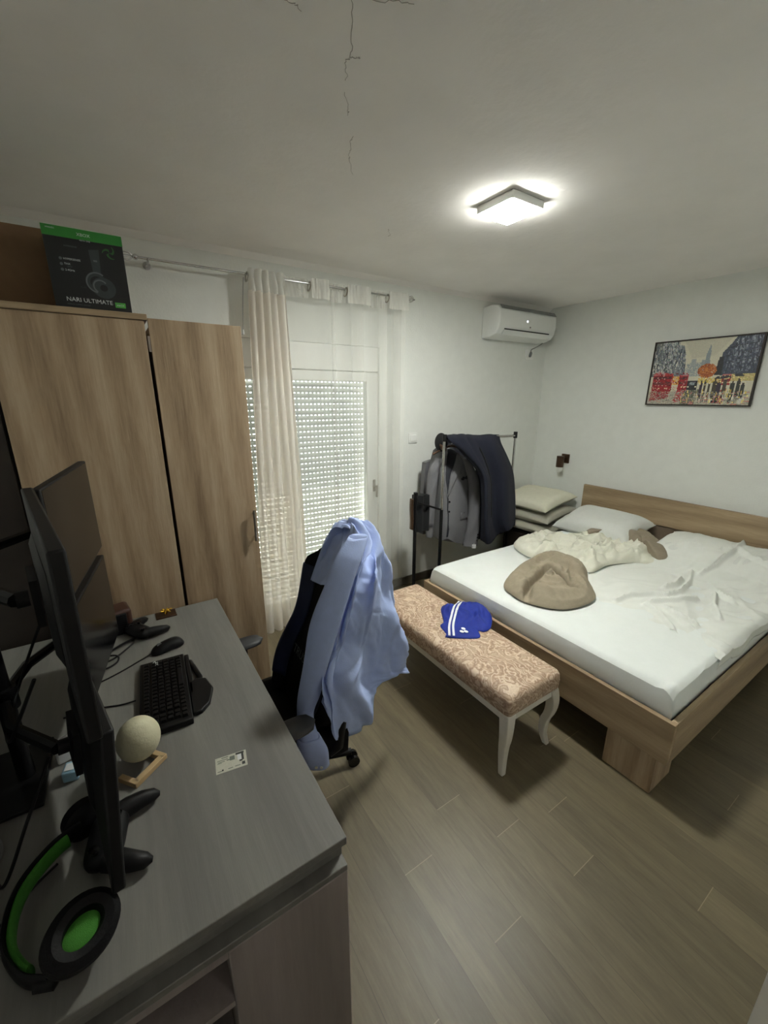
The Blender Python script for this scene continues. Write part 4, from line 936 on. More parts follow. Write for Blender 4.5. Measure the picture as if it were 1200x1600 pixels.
text_mb('TRUST', 0.050, back_pt(0.235, 0.135, 0.067), Vector((0, -1, 0)), upv, 0.001).build('lettering', M['print_grey'], bk, smooth=False)
seat = MB(); rr = []
for i in range(15):
    t = i / 14; x = 0.58 - 0.47 * t; w = 0.235 - 0.02 * t; r = []
    for k in range(21):
        s = -1 + 2 * k / 20
        r.append(Vector((x, CY + s * w, 0.455 + 0.035 * math.exp(-((abs(s) - 0.85) / 0.15) ** 2) + (0.012 * math.sin(PI * t)) - 0.05 * max(0, t - 0.85) / 0.15)))
    for k in range(11):
        s = 1 - 2 * k / 10; r.append(Vector((x, CY + s * w * 0.96, 0.375)))
    rr.append(r)
seat.loft(rr).build('seat', M['black_leather'], ch, angle=60)
for sg, cy_ in ((-1, CY - 0.295), (1, CY + 0.275)):
    ar = MB()
    rows = []
    for i in range(13):
        t = -1 + 2 * i / 12; w = 0.043 * (1 - abs(t) ** 5) ** 0.5 + 0.002; hh = 0.016 * (1 - abs(t) ** 6) ** 0.5 + 0.002
        rows.append([Vector((0.305 + t * 0.118, cy_ + w * math.cos(2 * PI * k / 16), 0.655 + hh * math.sin(2 * PI * k / 16))) for k in range(16)])
    pad_ = MB().loft(rows).build('armrest', M['arm_pad'], ch)
    MB().box(0.29, 0.35, cy_ - 0.015, cy_ + 0.015, 0.40, 0.645).obox((0.32, cy_ - sg * 0.05, 0.39), (0.035, 0, 0), (0, 0.07, 0), (0, 0, 0.012)).build('support', M['black'], pad_, bevel=0.004)
MB().box(0.33, 0.63, CY - 0.14, CY + 0.14, 0.335, 0.372).build('mechanism', M['black'], ch, bevel=0.006)
for sg in (-1, 1):
    MB().tube([(0.50, CY + sg * 0.215, 0.40), (0.535, CY + sg * 0.215, 0.42), (0.56, CY + sg * 0.215, 0.54)], [0.02, 0.03, 0.024], 10).build('hinge', M['black'], ch)
MB().cyl((0.44, 1.44, 0.10), (0.44, 1.44, 0.335), 0.028).build('gas_lift', M['black'], ch)
legang = [-0.21 + k * 2 * PI / 5 for k in range(5)]
MB().lathe((0.44, 1.44, 0.075), [(0.03, 0), (0.045, 0.005), (0.045, 0.04), (0.032, 0.05)]).build('hub', M['black'], ch)
for a in legang:
    d = Vector((math.cos(a), math.sin(a), 0)); o = Vector((0.44, 1.44, 0)); s = Vector((-d.y, d.x, 0))
    lg_ = MB().tube([o + d * 0.03 + Vector((0, 0, 0.105)), o + d * 0.15 + Vector((0, 0, 0.10)), o + d * 0.285 + Vector((0, 0, 0.075))], [0.026, 0.022, 0.016], 10).build('leg', M['black'], ch)
    c = o + d * 0.295
    cm = MB().cyl(c + Vector((0, 0, 0.05)), c + Vector((0, 0, 0.078)), 0.008, n=10)
    for k in (-1, 1): cm.cyl(c + s * 0.012 * k + Vector((0, 0, 0.0285)), c + s * 0.026 * k + Vector((0, 0, 0.0285)), 0.028, n=20)
    cm.build('caster', M['black_gloss'], lg_)

# ------------------------------------------------------------------ shirt over the chair
st = thing('dress_shirt', 'light blue dress shirt hung over the back of the gaming chair', 'shirt', (0.8, 1.35, 0.35))
def shirt_folds(s, t, p):
    a = 0.014 * math.sin(15 * s + 5 * t + 2.5 * noise.noise(Vector((s * 3, t * 2, 1.0)))) * (0.3 + t)
    b = 0.020 * fold((s, t * 1.6), 1.15, 4.5, 3.0) + 0.011 * fold((s, t * 1.6), 2.0, 8.0, 5.0) + 0.004 * fold((s, t * 1.6), 0.5, 18.0, 8.0)
    return a + b
net = [list(r) for r in SHIRT_BODY]
net = [[(p[0] - 0.10, p[1] + 0.16, p[2] - 0.22) for p in net[0]], [(p[0] - 0.04, p[1] + 0.07, p[2] - 0.05) for p in net[0]]] + net
rows = disp(spline_sheet(net, 70, 90), shirt_folds)
MB().grid(rows).build('shirt_body', M['shirt'], st, solid=0.002, angle=80)
net2 = [list(r) for r in SHIRT_FRONT]
rows = disp(spline_sheet(net2, 40, 40), lambda s, t, p: 0.007 * math.sin(16 * s + 3 * t) * t + 0.006 * fold((s, t), 1.2, 7.0, 4.0))
MB().grid(rows).build('shirt_front', M['shirt'], st, solid=0.002, angle=80)
cn = [Vector(net2[i][j]) for i, j in ((0, 0), (1, 0), (2, 0), (3, 0))]
co = MB().grid([[p + Vector((-0.008, -0.012, 0.006)), p + Vector((0.012, -0.028, 0.008)), p + Vector((0.030, -0.050, 0.0))] for p in catmull(cn, 20)])
co.build('collar', M['shirt'], st, solid=0.004, angle=80)
# yoke pleats near the shoulder
# sleeve as a flattened, folded tube
sp_ = catmull([s_[0] for s_ in SLEEVE], 60); wd_ = catmull([(s_[1], 0, 0) for s_ in SLEEVE], 60)
camr = Vector((0.836, -0.548, 0)); camd = Vector((0.548, 0.836, 0))
rings = []
for i, p in enumerate(sp_):
    dist = p.dot(camd) + 0.2; w = wd_[i].x / 635.0 * dist * 1.02
    r = []
    for k in range(28):
        a = 2 * PI * k / 28
        f = 1 + 0.10 * math.sin(3 * a + i * 0.16) + 0.07 * noise.noise(Vector((math.cos(a) * 1.5, math.sin(a) * 1.5, i * 0.22)))
        r.append(p + camr * w * math.cos(a) * (0.97 + 0.05 * math.sin(i * .4)) + camd * (0.026 * math.sin(a) * f))
    rings.append(r)
MB().loft(rings[:50], caps=False).build('sleeve', M['shirt'], st, solid=0.002, angle=80)
cf = MB().loft([[q + (q - sp_[i]).normalized() * 0.0035 for q in rings[i]] for i in range(47, 60)], caps=False).build('cuff', M['shirt'], st, solid=0.003, angle=80)
for dx in (0.0, 0.018):
    q = sp_[57] - camd * 0.030 + camr * (0.004 + dx); MB().cyl(q, q - camd * 0.003, 0.005, n=12).build('button', M['white_pvc'], cf)

# ------------------------------------------------------------------ bench with shorts on it
bn = thing('bench', 'long bench with beige swirl cushion and white legs at the foot of the bed', 'bench', (1.45, 1.5, 0))
BX0, BX1, BY0, BY1 = 1.262, 1.632, 0.925, 2.062
def cushion_rows(x0, x1, y0, y1, zb, zt, rad=0.03, nx=30, ny=70):
    pass
mb = MB(); cs_ = []
def rrect(x0, x1, y0, y1, r, n=6):
    pts = []
    for cx, cy, a0 in ((x1 - r, y1 - r, 0), (x0 + r, y1 - r, PI / 2), (x0 + r, y0 + r, PI), (x1 - r, y0 + r, 1.5 * PI)):
        pts += [(cx + r * math.cos(a0 + PI / 2 * i / n), cy + r * math.sin(a0 + PI / 2 * i / n)) for i in range(n + 1)]
    return pts
def pillowbox(x0, x1, y0, y1, zs, r=0.02):
    """stack of rounded outlines (inset, z)"""
    return MB().loft([[Vector((x, y, z)) for x, y in rrect(x0 + i, x1 - i, y0 + i, y1 - i, max(r - i * .3, 0.004))] for i, z in zs])
bf = MB().box(BX0 + .008, BX1 - .008, BY0 + .008, BY0 + .03, 0.30, 0.338).box(BX0 + .008, BX1 - .008, BY1 - .03, BY1 - .008, 0.30, 0.338)
bf.box(BX0 + .008, BX0 + .03, BY0 + .03, BY1 - .03, 0.30, 0.338).box(BX1 - .03, BX1 - .008, BY0 + .03, BY1 - .03, 0.30, 0.338).box(BX0 + .03, BX1 - .03, BY0 + .03, BY1 - .03, 0.325, 0.338)
bf.build('frame', M['white_paint'], bn, bevel=0.003)
pillowbox(BX0, BX1, BY0, BY1, [(0.004, 0.3385), (0, 0.345), (-0.004, 0.385), (0.0, 0.418), (0.008, 0.433), (0.024, 0.441), (0.06, 0.445), (0.13, 0.447)], 0.024).build('cushion', M['marble'], bn, angle=60)
for x, y in ((BX0 + 0.03, BY0 + 0.03), (BX1 - 0.03, BY0 + 0.03), (BX0 + 0.03, BY1 - 0.03), (BX1 - 0.03, BY1 - 0.03)):
    dx = -1 if x < 1.45 else 1; dy = -1 if y < 1.5 else 1
    d = Vector((dx, dy, 0)).normalized(); path = []; rad = []
    for i in range(16):
        t = i / 15; z = 0.337 * (1 - t)
        bow = 0.018 * math.sin(PI * min(1, t / 0.55)) - 0.010 * math.sin(PI * max(0, (t - 0.45) / 0.55)) + 0.012 * max(0, t - .8) / .2
        path.append(Vector((x, y, z)) + d * bow); rad.append(0.027 - 0.014 * t)
    rings = []
    for p, r in zip(path, rad): rings.append([p + Vector((sx * r, sy * r, 0)) for sx, sy in ((-1, -1), (1, -1), (1, 1), (-1, 1))])
    MB().loft(rings).build('leg', M['white_paint'], bn, bevel=0.004, angle=50)
BT = 0.449
sh_ = thing('sport_shorts', 'crumpled royal blue shorts with two white side stripes on the bench', 'shorts', (1.55, 1.5, BT))
def shf(p, r):
    e = (1 - r ** 5) ** 0.5
    lump = 0.030 * math.exp(-((p[0] - 1.66) ** 2 + (p[1] - 1.53) ** 2) / 0.0075) + 0.020 * math.exp(-((p[0] - 1.53) ** 2 + (p[1] - 1.63) ** 2) / 0.004)
    d = abs((p[0] - 1.575) * 0.45 + (p[1] - 1.43) * 0.9)
    return e * (0.012 + lump + 0.022 * fold(p, 0.9, 22, 2.0) * min(1, 0.15 + lump * 40))
heap(SHORTS_OUT, BT, shf, 30, 150).build('fabric', M['blue_cotton'], sh_, angle=80)
cx_ = sum(p[0] for p in catmull([(x, y, 0) for x, y in SHORTS_OUT], 150, True)) / 150
def zshort(p):
    return BT + 0.0135 + 0.030 * math.exp(-((p[0] - 1.66) ** 2 + (p[1] - 1.53) ** 2) / 0.0075) + 0.020 * math.exp(-((p[0] - 1.53) ** 2 + (p[1] - 1.63) ** 2) / 0.004) + 0.022 * fold(p, 0.9, 22, 2.0) * min(1, 0.15 + 40 * (0.030 * math.exp(-((p[0] - 1.66) ** 2 + (p[1] - 1.53) ** 2) / 0.0075) + 0.020 * math.exp(-((p[0] - 1.53) ** 2 + (p[1] - 1.63) ** 2) / 0.004)))
for sline in SHORTS_STRIPES:
    pl_ = catmull([(x, y, 0) for x, y in sline], 40); rows = []
    for i, p in enumerate(pl_):
        tg = (pl_[min(i + 1, 39)] - pl_[max(i - 1, 0)]).normalized(); s = Vector((tg.y, -tg.x, 0))
        rows.append([Vector((q.x, q.y, zshort((q.x, q.y)))) for q in [p + s * w for w in (-.0062, -.003, 0, .003, .0062)]])
    MB().grid(rows).build('stripe', M['white_print'], sh_, solid=0.0008, offset=0.0)
lg = MB()
for x, y in SHORTS_LOGO: lg.ell((x, y, zshort((x, y)) + 0.0003), 0.0105, 0.0135, 0.0012, 14, 6)
lg.build('emblem', M['white_print'], sh_)

# ------------------------------------------------------------------ bed
FX, FY0, FY1, FZ0, FZ1 = 1.735, 0.478, 2.112, 0.205, 0.41
bed = thing('bed', 'double bed with oak-coloured low frame and headboard', 'bed', (2.75, 1.295, 0))
bx(FX, FX + 0.024, FY0, FY1, FZ0, FZ1).build('foot_panel', M['oak_y'], bed, bevel=0.002)
for y in (FY0, FY1 - 0.024): bx(FX + 0.0245, 3.74, y, y + 0.024, FZ0, FZ1).build('side_rail', M['oak_x'], bed, bevel=0.002)
bx(FX + 0.025, 3.73, FY0 + 0.025, FY1 - 0.025, 0.33, 0.352).build('slat_base', M['light_wood'], bed, smooth=False)
hbd = bx(3.742, 3.772, 0.405, 2.172, 0.655, 0.885).build('headboard', M['oak_y'], bed, bevel=0.003)
bx(3.755, 3.771, 0.405, 2.172, 0.20, 0.654).build('headboard_panel', M['taupe'], bed, smooth=False)
for y in (0.50, 2.05): bx(3.773, 3.800, y, y + 0.06, 0.0, 0.85).build('headboard_post', M['oak_v'], bed)
for y0, y1 in ((0.522, 0.735), (FY1 - 0.257, FY1 - 0.044)):
    bx(1.755, 1.778, y0, y1, 0.0, FZ0 - 0.001).build('leg', M['oak_v'], bed, bevel=0.0015)
    ys = y0 if y0 < 1 else y1 - 0.024
    bx(1.779, 1.95, ys, ys + 0.024, 0.0, FZ0 - 0.001).build('leg', M['oak_v'], bed, bevel=0.0015)
for y in (0.53, 2.03): bx(3.55, 3.74, y, y + 0.024, 0.0, FZ0 - 0.001).build('leg', M['oak_v'], bed, bevel=0.0015)

MX0, MX1, MY0, MY1, MZ0, MZ1 = 1.776, 3.728, 0.518, 2.072, 0.353, 0.530
def wrinkle(p, lines, a=0.010, w=0.012):
    h = 0
    for ln in lines:
        d = dseg(p, ln)
        if d < 5 * w: h = max(h, a * math.exp(-abs(d / w) ** 1.4) - 0.45 * a * math.exp(-((d - 2.3 * w) / (0.8 * w)) ** 2) + 0.25 * a * math.exp(-(d / (2.6 * w)) ** 2))
    return h
EDGE_W = SHEET_WRINKLES[10:]
def mat_top(x, y):
    dx = min(x - MX0, MX1 - x); dy = min(y - MY0, MY1 - y); e = min(dx, dy)
    z = MZ1
    for d in (dx, dy):
        if d < 0.05: z -= 0.022 * (1 - math.sqrt(max(0, 1 - (1 - d / 0.05) ** 2)))
    z += 0.004 * noise.noise(Vector((x * 2.2, y * 2.2, 4.0)))
    z += wrinkle((x, y), EDGE_W, 0.009, 0.010)
    return z
mt = MB(); nx_, ny_ = 130, 110
g = [[Vector((MX0 + (MX1 - MX0) * i / nx_, MY0 + (MY1 - MY0) * j / ny_, 0)) for i in range(nx_ + 1)] for j in range(ny_ + 1)]
for r in g:
    for p in r: p.z = mat_top(p.x, p.y)
mt.grid(g)
rim = [g[0][i] for i in range(nx_ + 1)] + [g[j][nx_] for j in range(1, ny_ + 1)] + [g[ny_][i] for i in range(nx_ - 1, -1, -1)] + [g[j][0] for j in range(ny_ - 1, 0, -1)]
def shrink(p, k): return Vector(((p.x - 2.754) * k[0] + 2.754, (p.y - 1.295) * k[1] + 1.295, 0))
rings = [rim]
for zf, o_ in ((0.8, 0.006), (0.5, 0.009), (0.2, 0.004), (0.0, -0.012)):
    ring = []
    for i, p in enumerate(rim):
        q = p.copy(); q.z = MZ0 + (p.z - MZ0) * zf
        q.x += o_ * (-1 if p.x < MX0 + 1e-4 else (1 if p.x > MX1 - 1e-4 else 0)); q.y += o_ * (-1 if p.y < MY0 + 1e-4 else (1 if p.y > MY1 - 1e-4 else 0))
        n_ = 0.004 * noise.noise(Vector((p.x * 6, p.y * 6, zf * 3)))
        q.x += n_ if p.x < MX0 + 1e-4 else 0; q.y += n_ if p.y < MY0 + 1e-4 else 0
        ring.append(q)
    rings.append(ring)
mt.loft(rings, caps=False)
mo_ = mt.build('mattress', M['sheet'], loc=(2.75, 1.295, MZ0), angle=70)
tag(mo_, 'thick mattress in a smooth white fitted sheet on the bed frame', 'mattress')

def pillow_rows(c, hx, hy, hz, seed, tilt=0.0, yaw=0.0, n=40, squash=1.0):
    """pinched-corner cushion: top and bottom sheets"""
    top, bot = [], []
    R_ = Matrix.Rotation(yaw, 3, 'Z') @ Matrix.Rotation(tilt, 3, 'Y')
    for j in range(n + 1):
        rt, rb = [], []
        for i in range(n + 1):
            u = -1 + 2 * i / n; v = -1 + 2 * j / n
            pin = 1 - 0.10 * (1 - v * v) * abs(u) ** 3 * 0.9; pin2 = 1 - 0.10 * (1 - u * u) * abs(v) ** 3 * 0.9
            x = hx * u * pin; y = hy * v * pin2
            e = max(0, (1 - u ** 4)) ** 0.5 * max(0, (1 - v ** 4)) ** 0.5
            f = 0.07 * noise.noise(Vector((u * 1.8, v * 1.8, seed))) + 0.05 * ridge((u, v), 2.2, seed + 4)
            rt.append(R_ @ Vector((x, y, hz * e * (1 + f) + 0.003)) + Vector(c)); rb.append(R_ @ Vector((x, y, -hz * squash * e - 0.003)) + Vector(c))
        top.append(rt); bot.append(rb)
    mb = MB(); mb.grid(top); mb.grid([r[::-1] for r in bot])
    rim = lambda g_: [g_[0][i] for i in range(n + 1)] + [g_[j][n] for j in range(1, n + 1)] + [g_[n][i] for i in range(n - 1, -1, -1)] + [g_[j][0] for j in range(n - 1, 0, -1)]
    rt, rb = rim(top), rim([r for r in bot]); mb.loft([rt, rb], caps=False)
    return mb
tag(pillow_rows((3.475, 1.80, 0.612), 0.235, 0.33, 0.105, 3.0, tilt=-0.20, yaw=0.03, squash=0.55).build('pillow', M['pillow'], angle=80), 'pale grey pillow leaning on the headboard at the wall-lamp side of the bed', 'pillow')
tag(pillow_rows((3.49, 0.94, 0.610), 0.23, 0.40, 0.065, 8.0, tilt=-0.12, squash=0.6).build('pillow', M['pillow'], angle=80), 'pillow mostly covered by the crumpled top sheet against the headboard', 'pillow')
# top sheet with the covered pillow's bulge
def sheet_z(x, y):
    z = mat_top(min(max(x, MX0 + .06), MX1), min(max(y, MY0 + 0.055), MY1)) + 0.0035 * min(1, -0.5 + 1.5 * min((x - 1.95) / 0.5, (1.42 - y) / 0.15))
    u, v = (x - 3.47) / 0.245, (y - 0.94) / 0.43
    e = max(0, 1 - u ** 4) ** 0.5 * max(0, 1 - v ** 4) ** 0.5 if abs(u) < 1 and abs(v) < 1 else 0
    b = max(0.0, 0.150 * e + (0.035 * u if e > 0 else 0))
    uu, vv = (x - 3.42) / 0.36, (y - 0.94) / 0.50
    b = max(b, 0.085 * max(0, 1 - uu * uu) * max(0, 1 - vv * vv))
    amt = min(1, max(0, (x - 1.95) / 0.5))
    return z + b + amt * (wrinkle((x, y), SHEET_WRINKLES[:10], 0.024, 0.011) + 0.008 * fold((x, y), 0.5, 6.0, 6.0) + 0.005 * fold((x, y), -0.6, 11.0, 9.0))
ts = MB(); rows = []
for j in range(131):
    v = j / 130; r = []
    for i in range(151):
        u = i / 150
        y = 0.478 + 0.90 * v + 0.03 * math.sin(u * 7) * v
        x0 = 2.08 + 0.22 * math.sin(2.2 * v + 0.5) + 0.03 * noise.noise(Vector((v * 6, 0, 2)))
        x = x0 + (3.728 - x0) * u
        yy = max(y, MY0 - 0.012); z = sheet_z(x, yy)
        if v < 0.12:                     # the edge hangs over the mattress side
            k = (0.12 - v) / 0.12
            if y < MY0 + 0.03: z -= 0.11 * k ** 2 * (0.6 + 0.4 * noise.noise(Vector((x * 3, 0, 1)))) ; yy = MY0 - 0.016 - 0.006 * math.sin(x * 16)
        if u < 0.08: z -= 0.009 * (1 - u / 0.08)
        if v > 0.92: z -= 0.012 * (v - 0.92) / 0.08
        r.append(Vector((x, yy, z)))
    rows.append(r)
ts.grid(rows)
tag(ts.build('bed_sheet', M['sheet2'], solid=0.0006, offset=1.0, angle=80, loc=(2.9, 0.95, 0.54)), 'rumpled off-white top sheet over the pillow on the open side of the bed', 'sheet')

# cream throw, taupe bundle and taupe strip on the bed
def throw_h(p, r):
    e = max(0, 1 - r ** 6) ** 0.5
    base = 0.042 + 0.022 * noise.noise(Vector((p[0] * 5, p[1] * 5, 2.0)))
    return e * (base + wrinkle(p, THROW_FOLDS, 0.030, 0.018) + 0.024 * fold(p, -0.75, 10.0, 1.5) + 0.014 * fold(p, 0.35, 19, 7.0, 0.3) + 0.005 * fold(p, -0.3, 34, 2.0))
ZM = MZ1 + 0.012
tag(heap(THROW_OUT, ZM, throw_h, 36, 190).build('throw_blanket', M['throw'], angle=80), 'cream knitted throw heaped across the middle of the bed', 'blanket')
def bun_h(p, r):
    e = max(0, 1 - r ** 6) ** 0.5
    gz = 0
    for ln in BUNDLE_GROOVES[:2]: gz = max(gz, math.exp(-(dseg(p, ln) / 0.019) ** 2))
    th = math.atan2(p[1] - 1.42, p[0] - 2.22)
    ring = 0.040 * math.exp(-((r - 0.74) / 0.20) ** 2) * (1 + 0.35 * math.sin(th * 2 + 0.6))
    flap = 0.050 * max(0, 1 - (r / 0.55) ** 2)
    conc = 0.009 * (1 - 3.4 * abs(noise.noise(Vector((math.cos(th) * 1.1, math.sin(th) * 1.1, r * 4.5)))))
    fine = 0.005 * (1 - 3.4 * abs(noise.noise(Vector((p[0] * 17, p[1] * 17, 2.0)))))
    lip = wrinkle(p, [BUNDLE_GROOVES[2]], 0.034, 0.020)
    return max(0.004, e * (0.034 + ring + flap + conc + fine + lip) - gz * 0.11 * e)
tag(heap(BUNDLE_OUT, ZM, bun_h, 56, 220).build('blanket', M['beige'], angle=80), 'taupe blanket rolled into a bundle on the bed in front of the cream throw', 'blanket')
def brn_h(p, r):
    e = max(0, 1 - r ** 4) ** 0.5
    return e * (0.102 + 0.022 * fold(p, -0.9, 12, 4.0))
tag(heap(BROWN_OUT, ZM + 0.001, brn_h, 22, 120).build('blanket', M['taupe_cloth'], angle=80), 'narrow taupe blanket end sticking out behind the cream throw by the pillow', 'blanket')

# ------------------------------------------------------------------ night stand with folded pillows
ns = thing('nightstand', 'dark brown nightstand in the corner under the stacked pillows', 'nightstand', (3.55, 2.48, 0))
bx(3.30, 3.79, 2.24, 2.72, 0.04, 0.38).build('carcass', M['dark_brown'], ns, bevel=0.002)
bx(3.285, 3.80, 2.225, 2.735, 0.381, 0.405).build('top_panel', M['dark_brown'], ns, bevel=0.003)
dw = bx(3.285, 3.299, 2.26, 2.70, 0.20, 0.37).build('drawer', M['dark_brown'], ns, bevel=0.002)
MB().cyl((3.285, 2.48, 0.29), (3.268, 2.48, 0.29), 0.012, n=14).build('knob', M['bronze'], dw)
for x, y in ((3.33, 2.27), (3.33, 2.69), (3.76, 2.27), (3.76, 2.69)): bx(x - .015, x + .015, y - .015, y + .015, 0, 0.039).build('foot', M['dark_brown'], ns)
tag(pillow_rows((3.48, 2.47, 0.462), 0.27, 0.29, 0.05, 12.0, yaw=0.1).build('pillow', M['pillow_edge'], angle=80), 'grey pillow at the bottom of the stack on the dark nightstand', 'pillow')
tag(pillow_rows((3.485, 2.48, 0.588), 0.27, 0.29, 0.058, 15.0, yaw=0.06, tilt=-0.10).build('pillow', M['pillow_edge'], angle=80), 'middle grey pillow of the stack on the dark nightstand', 'pillow')
tag(pillow_rows((3.47, 2.50, 0.708), 0.27, 0.29, 0.075, 21.0, yaw=0.05, tilt=-0.14, squash=0.6).build('pillow', M['pillow_cream'], angle=80), 'cream pillow on top of the stack on the dark nightstand', 'pillow')

# ------------------------------------------------------------------ clothes rack
RY = 2.36
rk = thing('clothes_rack', 'black and chrome clothes rack with a short side post behind the bed', 'clothes rack', (2.4, RY, 0))
def post(x, y, ztop, zsplit, bottom=0.04):
    o = MB().cyl((x, y, bottom), (x, y, zsplit), 0.0135, n=14).build('post', M['black'], rk)
    MB().cyl((x, y, zsplit + 0.0005), (x, y, ztop - 0.03), 0.0105, n=14).build('upper_tube', M['chrome'], o)
    MB().cyl((x, y, ztop - 0.035), (x, y, ztop + 0.018), 0.017, n=14).build('end_cap', M['black'], o)
post(2.095, RY, 1.405, 0.83); post(2.905, RY, 1.39, 0.83)
post(1.836, RY + 0.005, 0.985, 0.965)
MB().cyl((2.095, RY, 1.390), (2.905, RY, 1.375), 0.0105, n=14).build('rail', M['chrome'], rk)
MB().cyl((1.836, RY + 0.005, 0.93), (2.095, RY, 0.83), 0.008, n=10).build('brace', M['black'], rk)
for x in (1.836, 2.095, 2.905): bx(x - 0.024, x + 0.024, 2.15, 2.62, 0.03, 0.055).build('base_bar', M['black'], rk, bevel=0.006)
for x in (1.836, 2.095, 2.905):
    for y in (2.18, 2.59): MB().cyl((x, y, 0), (x, y, 0.029), 0.016, n=14).build('foot', M['black'], rk)

def back_of(rows, d): return [[p + d for p in r] for r in rows]
bz = thing('suit_jacket', 'grey suit jacket hanging open on the clothes rack', 'jacket', (2.35, 2.4, 0.5))
net = BLAZER_BODY
rows = disp(spline_sheet(net, 50, 60), lambda s, t, p: 0.006 * math.sin(7 * s + 2 * t) * t + 0.004 * ridge((s, t), 3.0, 2.0))
fb = [[Vector((p.x + 0.03, p.y + 0.13, p.z)) for p in r] for r in rows]
full = [list(r) + [b for b in bb[::-1]] for r, bb in zip(rows, fb)]
MB().loft(full).build('jacket_body', M['blazer'], bz, angle=70)
def flat_sleeve(spec, depth, mat, parent, name):
    pts = catmull([s_[0] for s_ in spec], 34); wds = catmull([(s_[1], 0, 0) for s_ in spec], 34); rings = []
    for i, p in enumerate(pts):
        dist = p.dot(camd) + 0.2; w = wds[i].x / 635.0 * dist
        rings.append([p + camr * w * math.cos(2 * PI * k / 20) + camd * depth * math.sin(2 * PI * k / 20) * (1 + .15 * math.sin(i * .7 + k)) for k in range(20)])
    o = MB().loft(rings).build(name, mat, parent, angle=70)
    return pts
flat_sleeve(BLAZER_SLEEVE_A, 0.035, M['blazer'], bz, 'sleeve'); pts = flat_sleeve(BLAZER_SLEEVE_B, 0.04, M['blazer'], bz, 'sleeve')
def onbody(s, t, lift=0.006):
    i = int(t * 59); j = int(s * 49); n = (rows[i][min(j + 1, 49)] - rows[i][max(j - 1, 0)]).cross(rows[min(i + 1, 59)][j] - rows[max(i - 1, 0)][j]).normalized()
    if n.dot(camd) > 0: n = -n
    return rows[i][j] + n * lift
def patch(poly, lift, nsub=8):        # quad in (s, t) laid on the jacket front
    (a, b, c, d) = poly; g_ = []
    for i in range(nsub + 1):
        u = i / nsub; r = []
        for j in range(nsub + 1):
            v = j / nsub
            s = (a[0] * (1 - v) + b[0] * v) * (1 - u) + (d[0] * (1 - v) + c[0] * v) * u; t = (a[1] * (1 - v) + b[1] * v) * (1 - u) + (d[1] * (1 - v) + c[1] * v) * u
            r.append(onbody(min(.99, max(0, s)), min(.99, max(0, t)), lift))
        g_.append(r)
    return MB().grid(g_)
patch([(0.28, 0.02), (0.62, 0.02), (0.42, 0.30), (0.34, 0.47)], 0.004).build('lining', M['blazer_dark'], bz, solid=0.002)
patch([(0.60, 0.02), (0.74, 0.10), (0.66, 0.24), (0.34, 0.50)], 0.009).build('lapel', M['blazer'], bz, solid=0.004)
patch([(0.74, 0.10), (0.80, 0.20), (0.70, 0.26), (0.66, 0.24)], 0.009).build('lapel', M['blazer'], bz, solid=0.004)
patch([(0.30, 0.06), (0.24, 0.20), (0.27, 0.34), (0.34, 0.50)], 0.009).build('lapel', M['blazer'], bz, solid=0.004)
patch([(0.62, 0.66), (0.86, 0.64), (0.86, 0.71), (0.62, 0.73)], 0.007).build('pocket_flap', M['blazer'], bz, solid=0.004)
patch([(0.66, 0.31), (0.82, 0.28), (0.82, 0.305), (0.66, 0.335)], 0.006).build('chest_pocket', M['blazer_dark'], bz, solid=0.002)
patch([(0.34, 0.50), (0.355, 0.50), (0.40, 0.97), (0.36, 0.97)], 0.004).build('front_edge', M['blazer_dark'], bz, solid=0.002)
for t in (0.53, 0.64): 
    q = onbody(0.37, t, 0.006); MB().cyl(q, q - camd * 0.005, 0.008, n=14).build('button', M['black'], bz)
for k in range(3):
    q = pts[29 + k] + camr * 0.045 - camd * 0.036; MB().cyl(q, q - camd * 0.005, 0.006, n=12).build('button', M['black'], bz)
pz = thing('price_tag', 'small white paper tag hanging from the grey jacket cuff', 'tag', (2.36, 2.27, 0.40))
tp = pts[33] + Vector((0.0, -0.05, 0.006))
MB().obox(tp, camr * 0.017, camd * 0.001, (0, 0, 0.018)).build('tag_card', M['paper'], pz)
MB().tube([tp + Vector((0, 0, 0.017)), tp + Vector((0.003, 0.01, 0.04))], 0.0012, 5).build('string', M['paper'], pz)

hg = thing('clothes_hanger', 'dark wooden hanger hooked over the rack rail inside the grey jacket', 'hanger', (2.34, 2.43, 1.3))
MB().tube(catmull([(2.22, 2.345, 1.375), (2.22, 2.340, 1.40), (2.22, 2.36, 1.412), (2.22, 2.385, 1.395), (2.25, 2.44, 1.35), (2.27, 2.47, 1.315)], 24), 0.0025, 6).build('hook', M['chrome'], hg)
MB().tube(catmull([(2.11, 2.51, 1.255), (2.19, 2.485, 1.295), (2.27, 2.47, 1.315), (2.34, 2.45, 1.295), (2.41, 2.44, 1.255)], 20), 0.010, 8).build('bar', M['bronze'], hg)
cap = thing('cap', 'black round cap hanging at the end of the chrome rail', 'cap', (2.19, 2.50, 1.33))
MB().ell((2.185, 2.50, 1.345), 0.045, 0.06, 0.075, 24, 16).build('crown', M['black_cloth'], cap)
MB().ell((2.168, 2.455, 1.315), 0.03, 0.045, 0.012, 20, 8, Quaternion((1, 0, 0), 0.9)).build('visor', M['bronze'], cap)

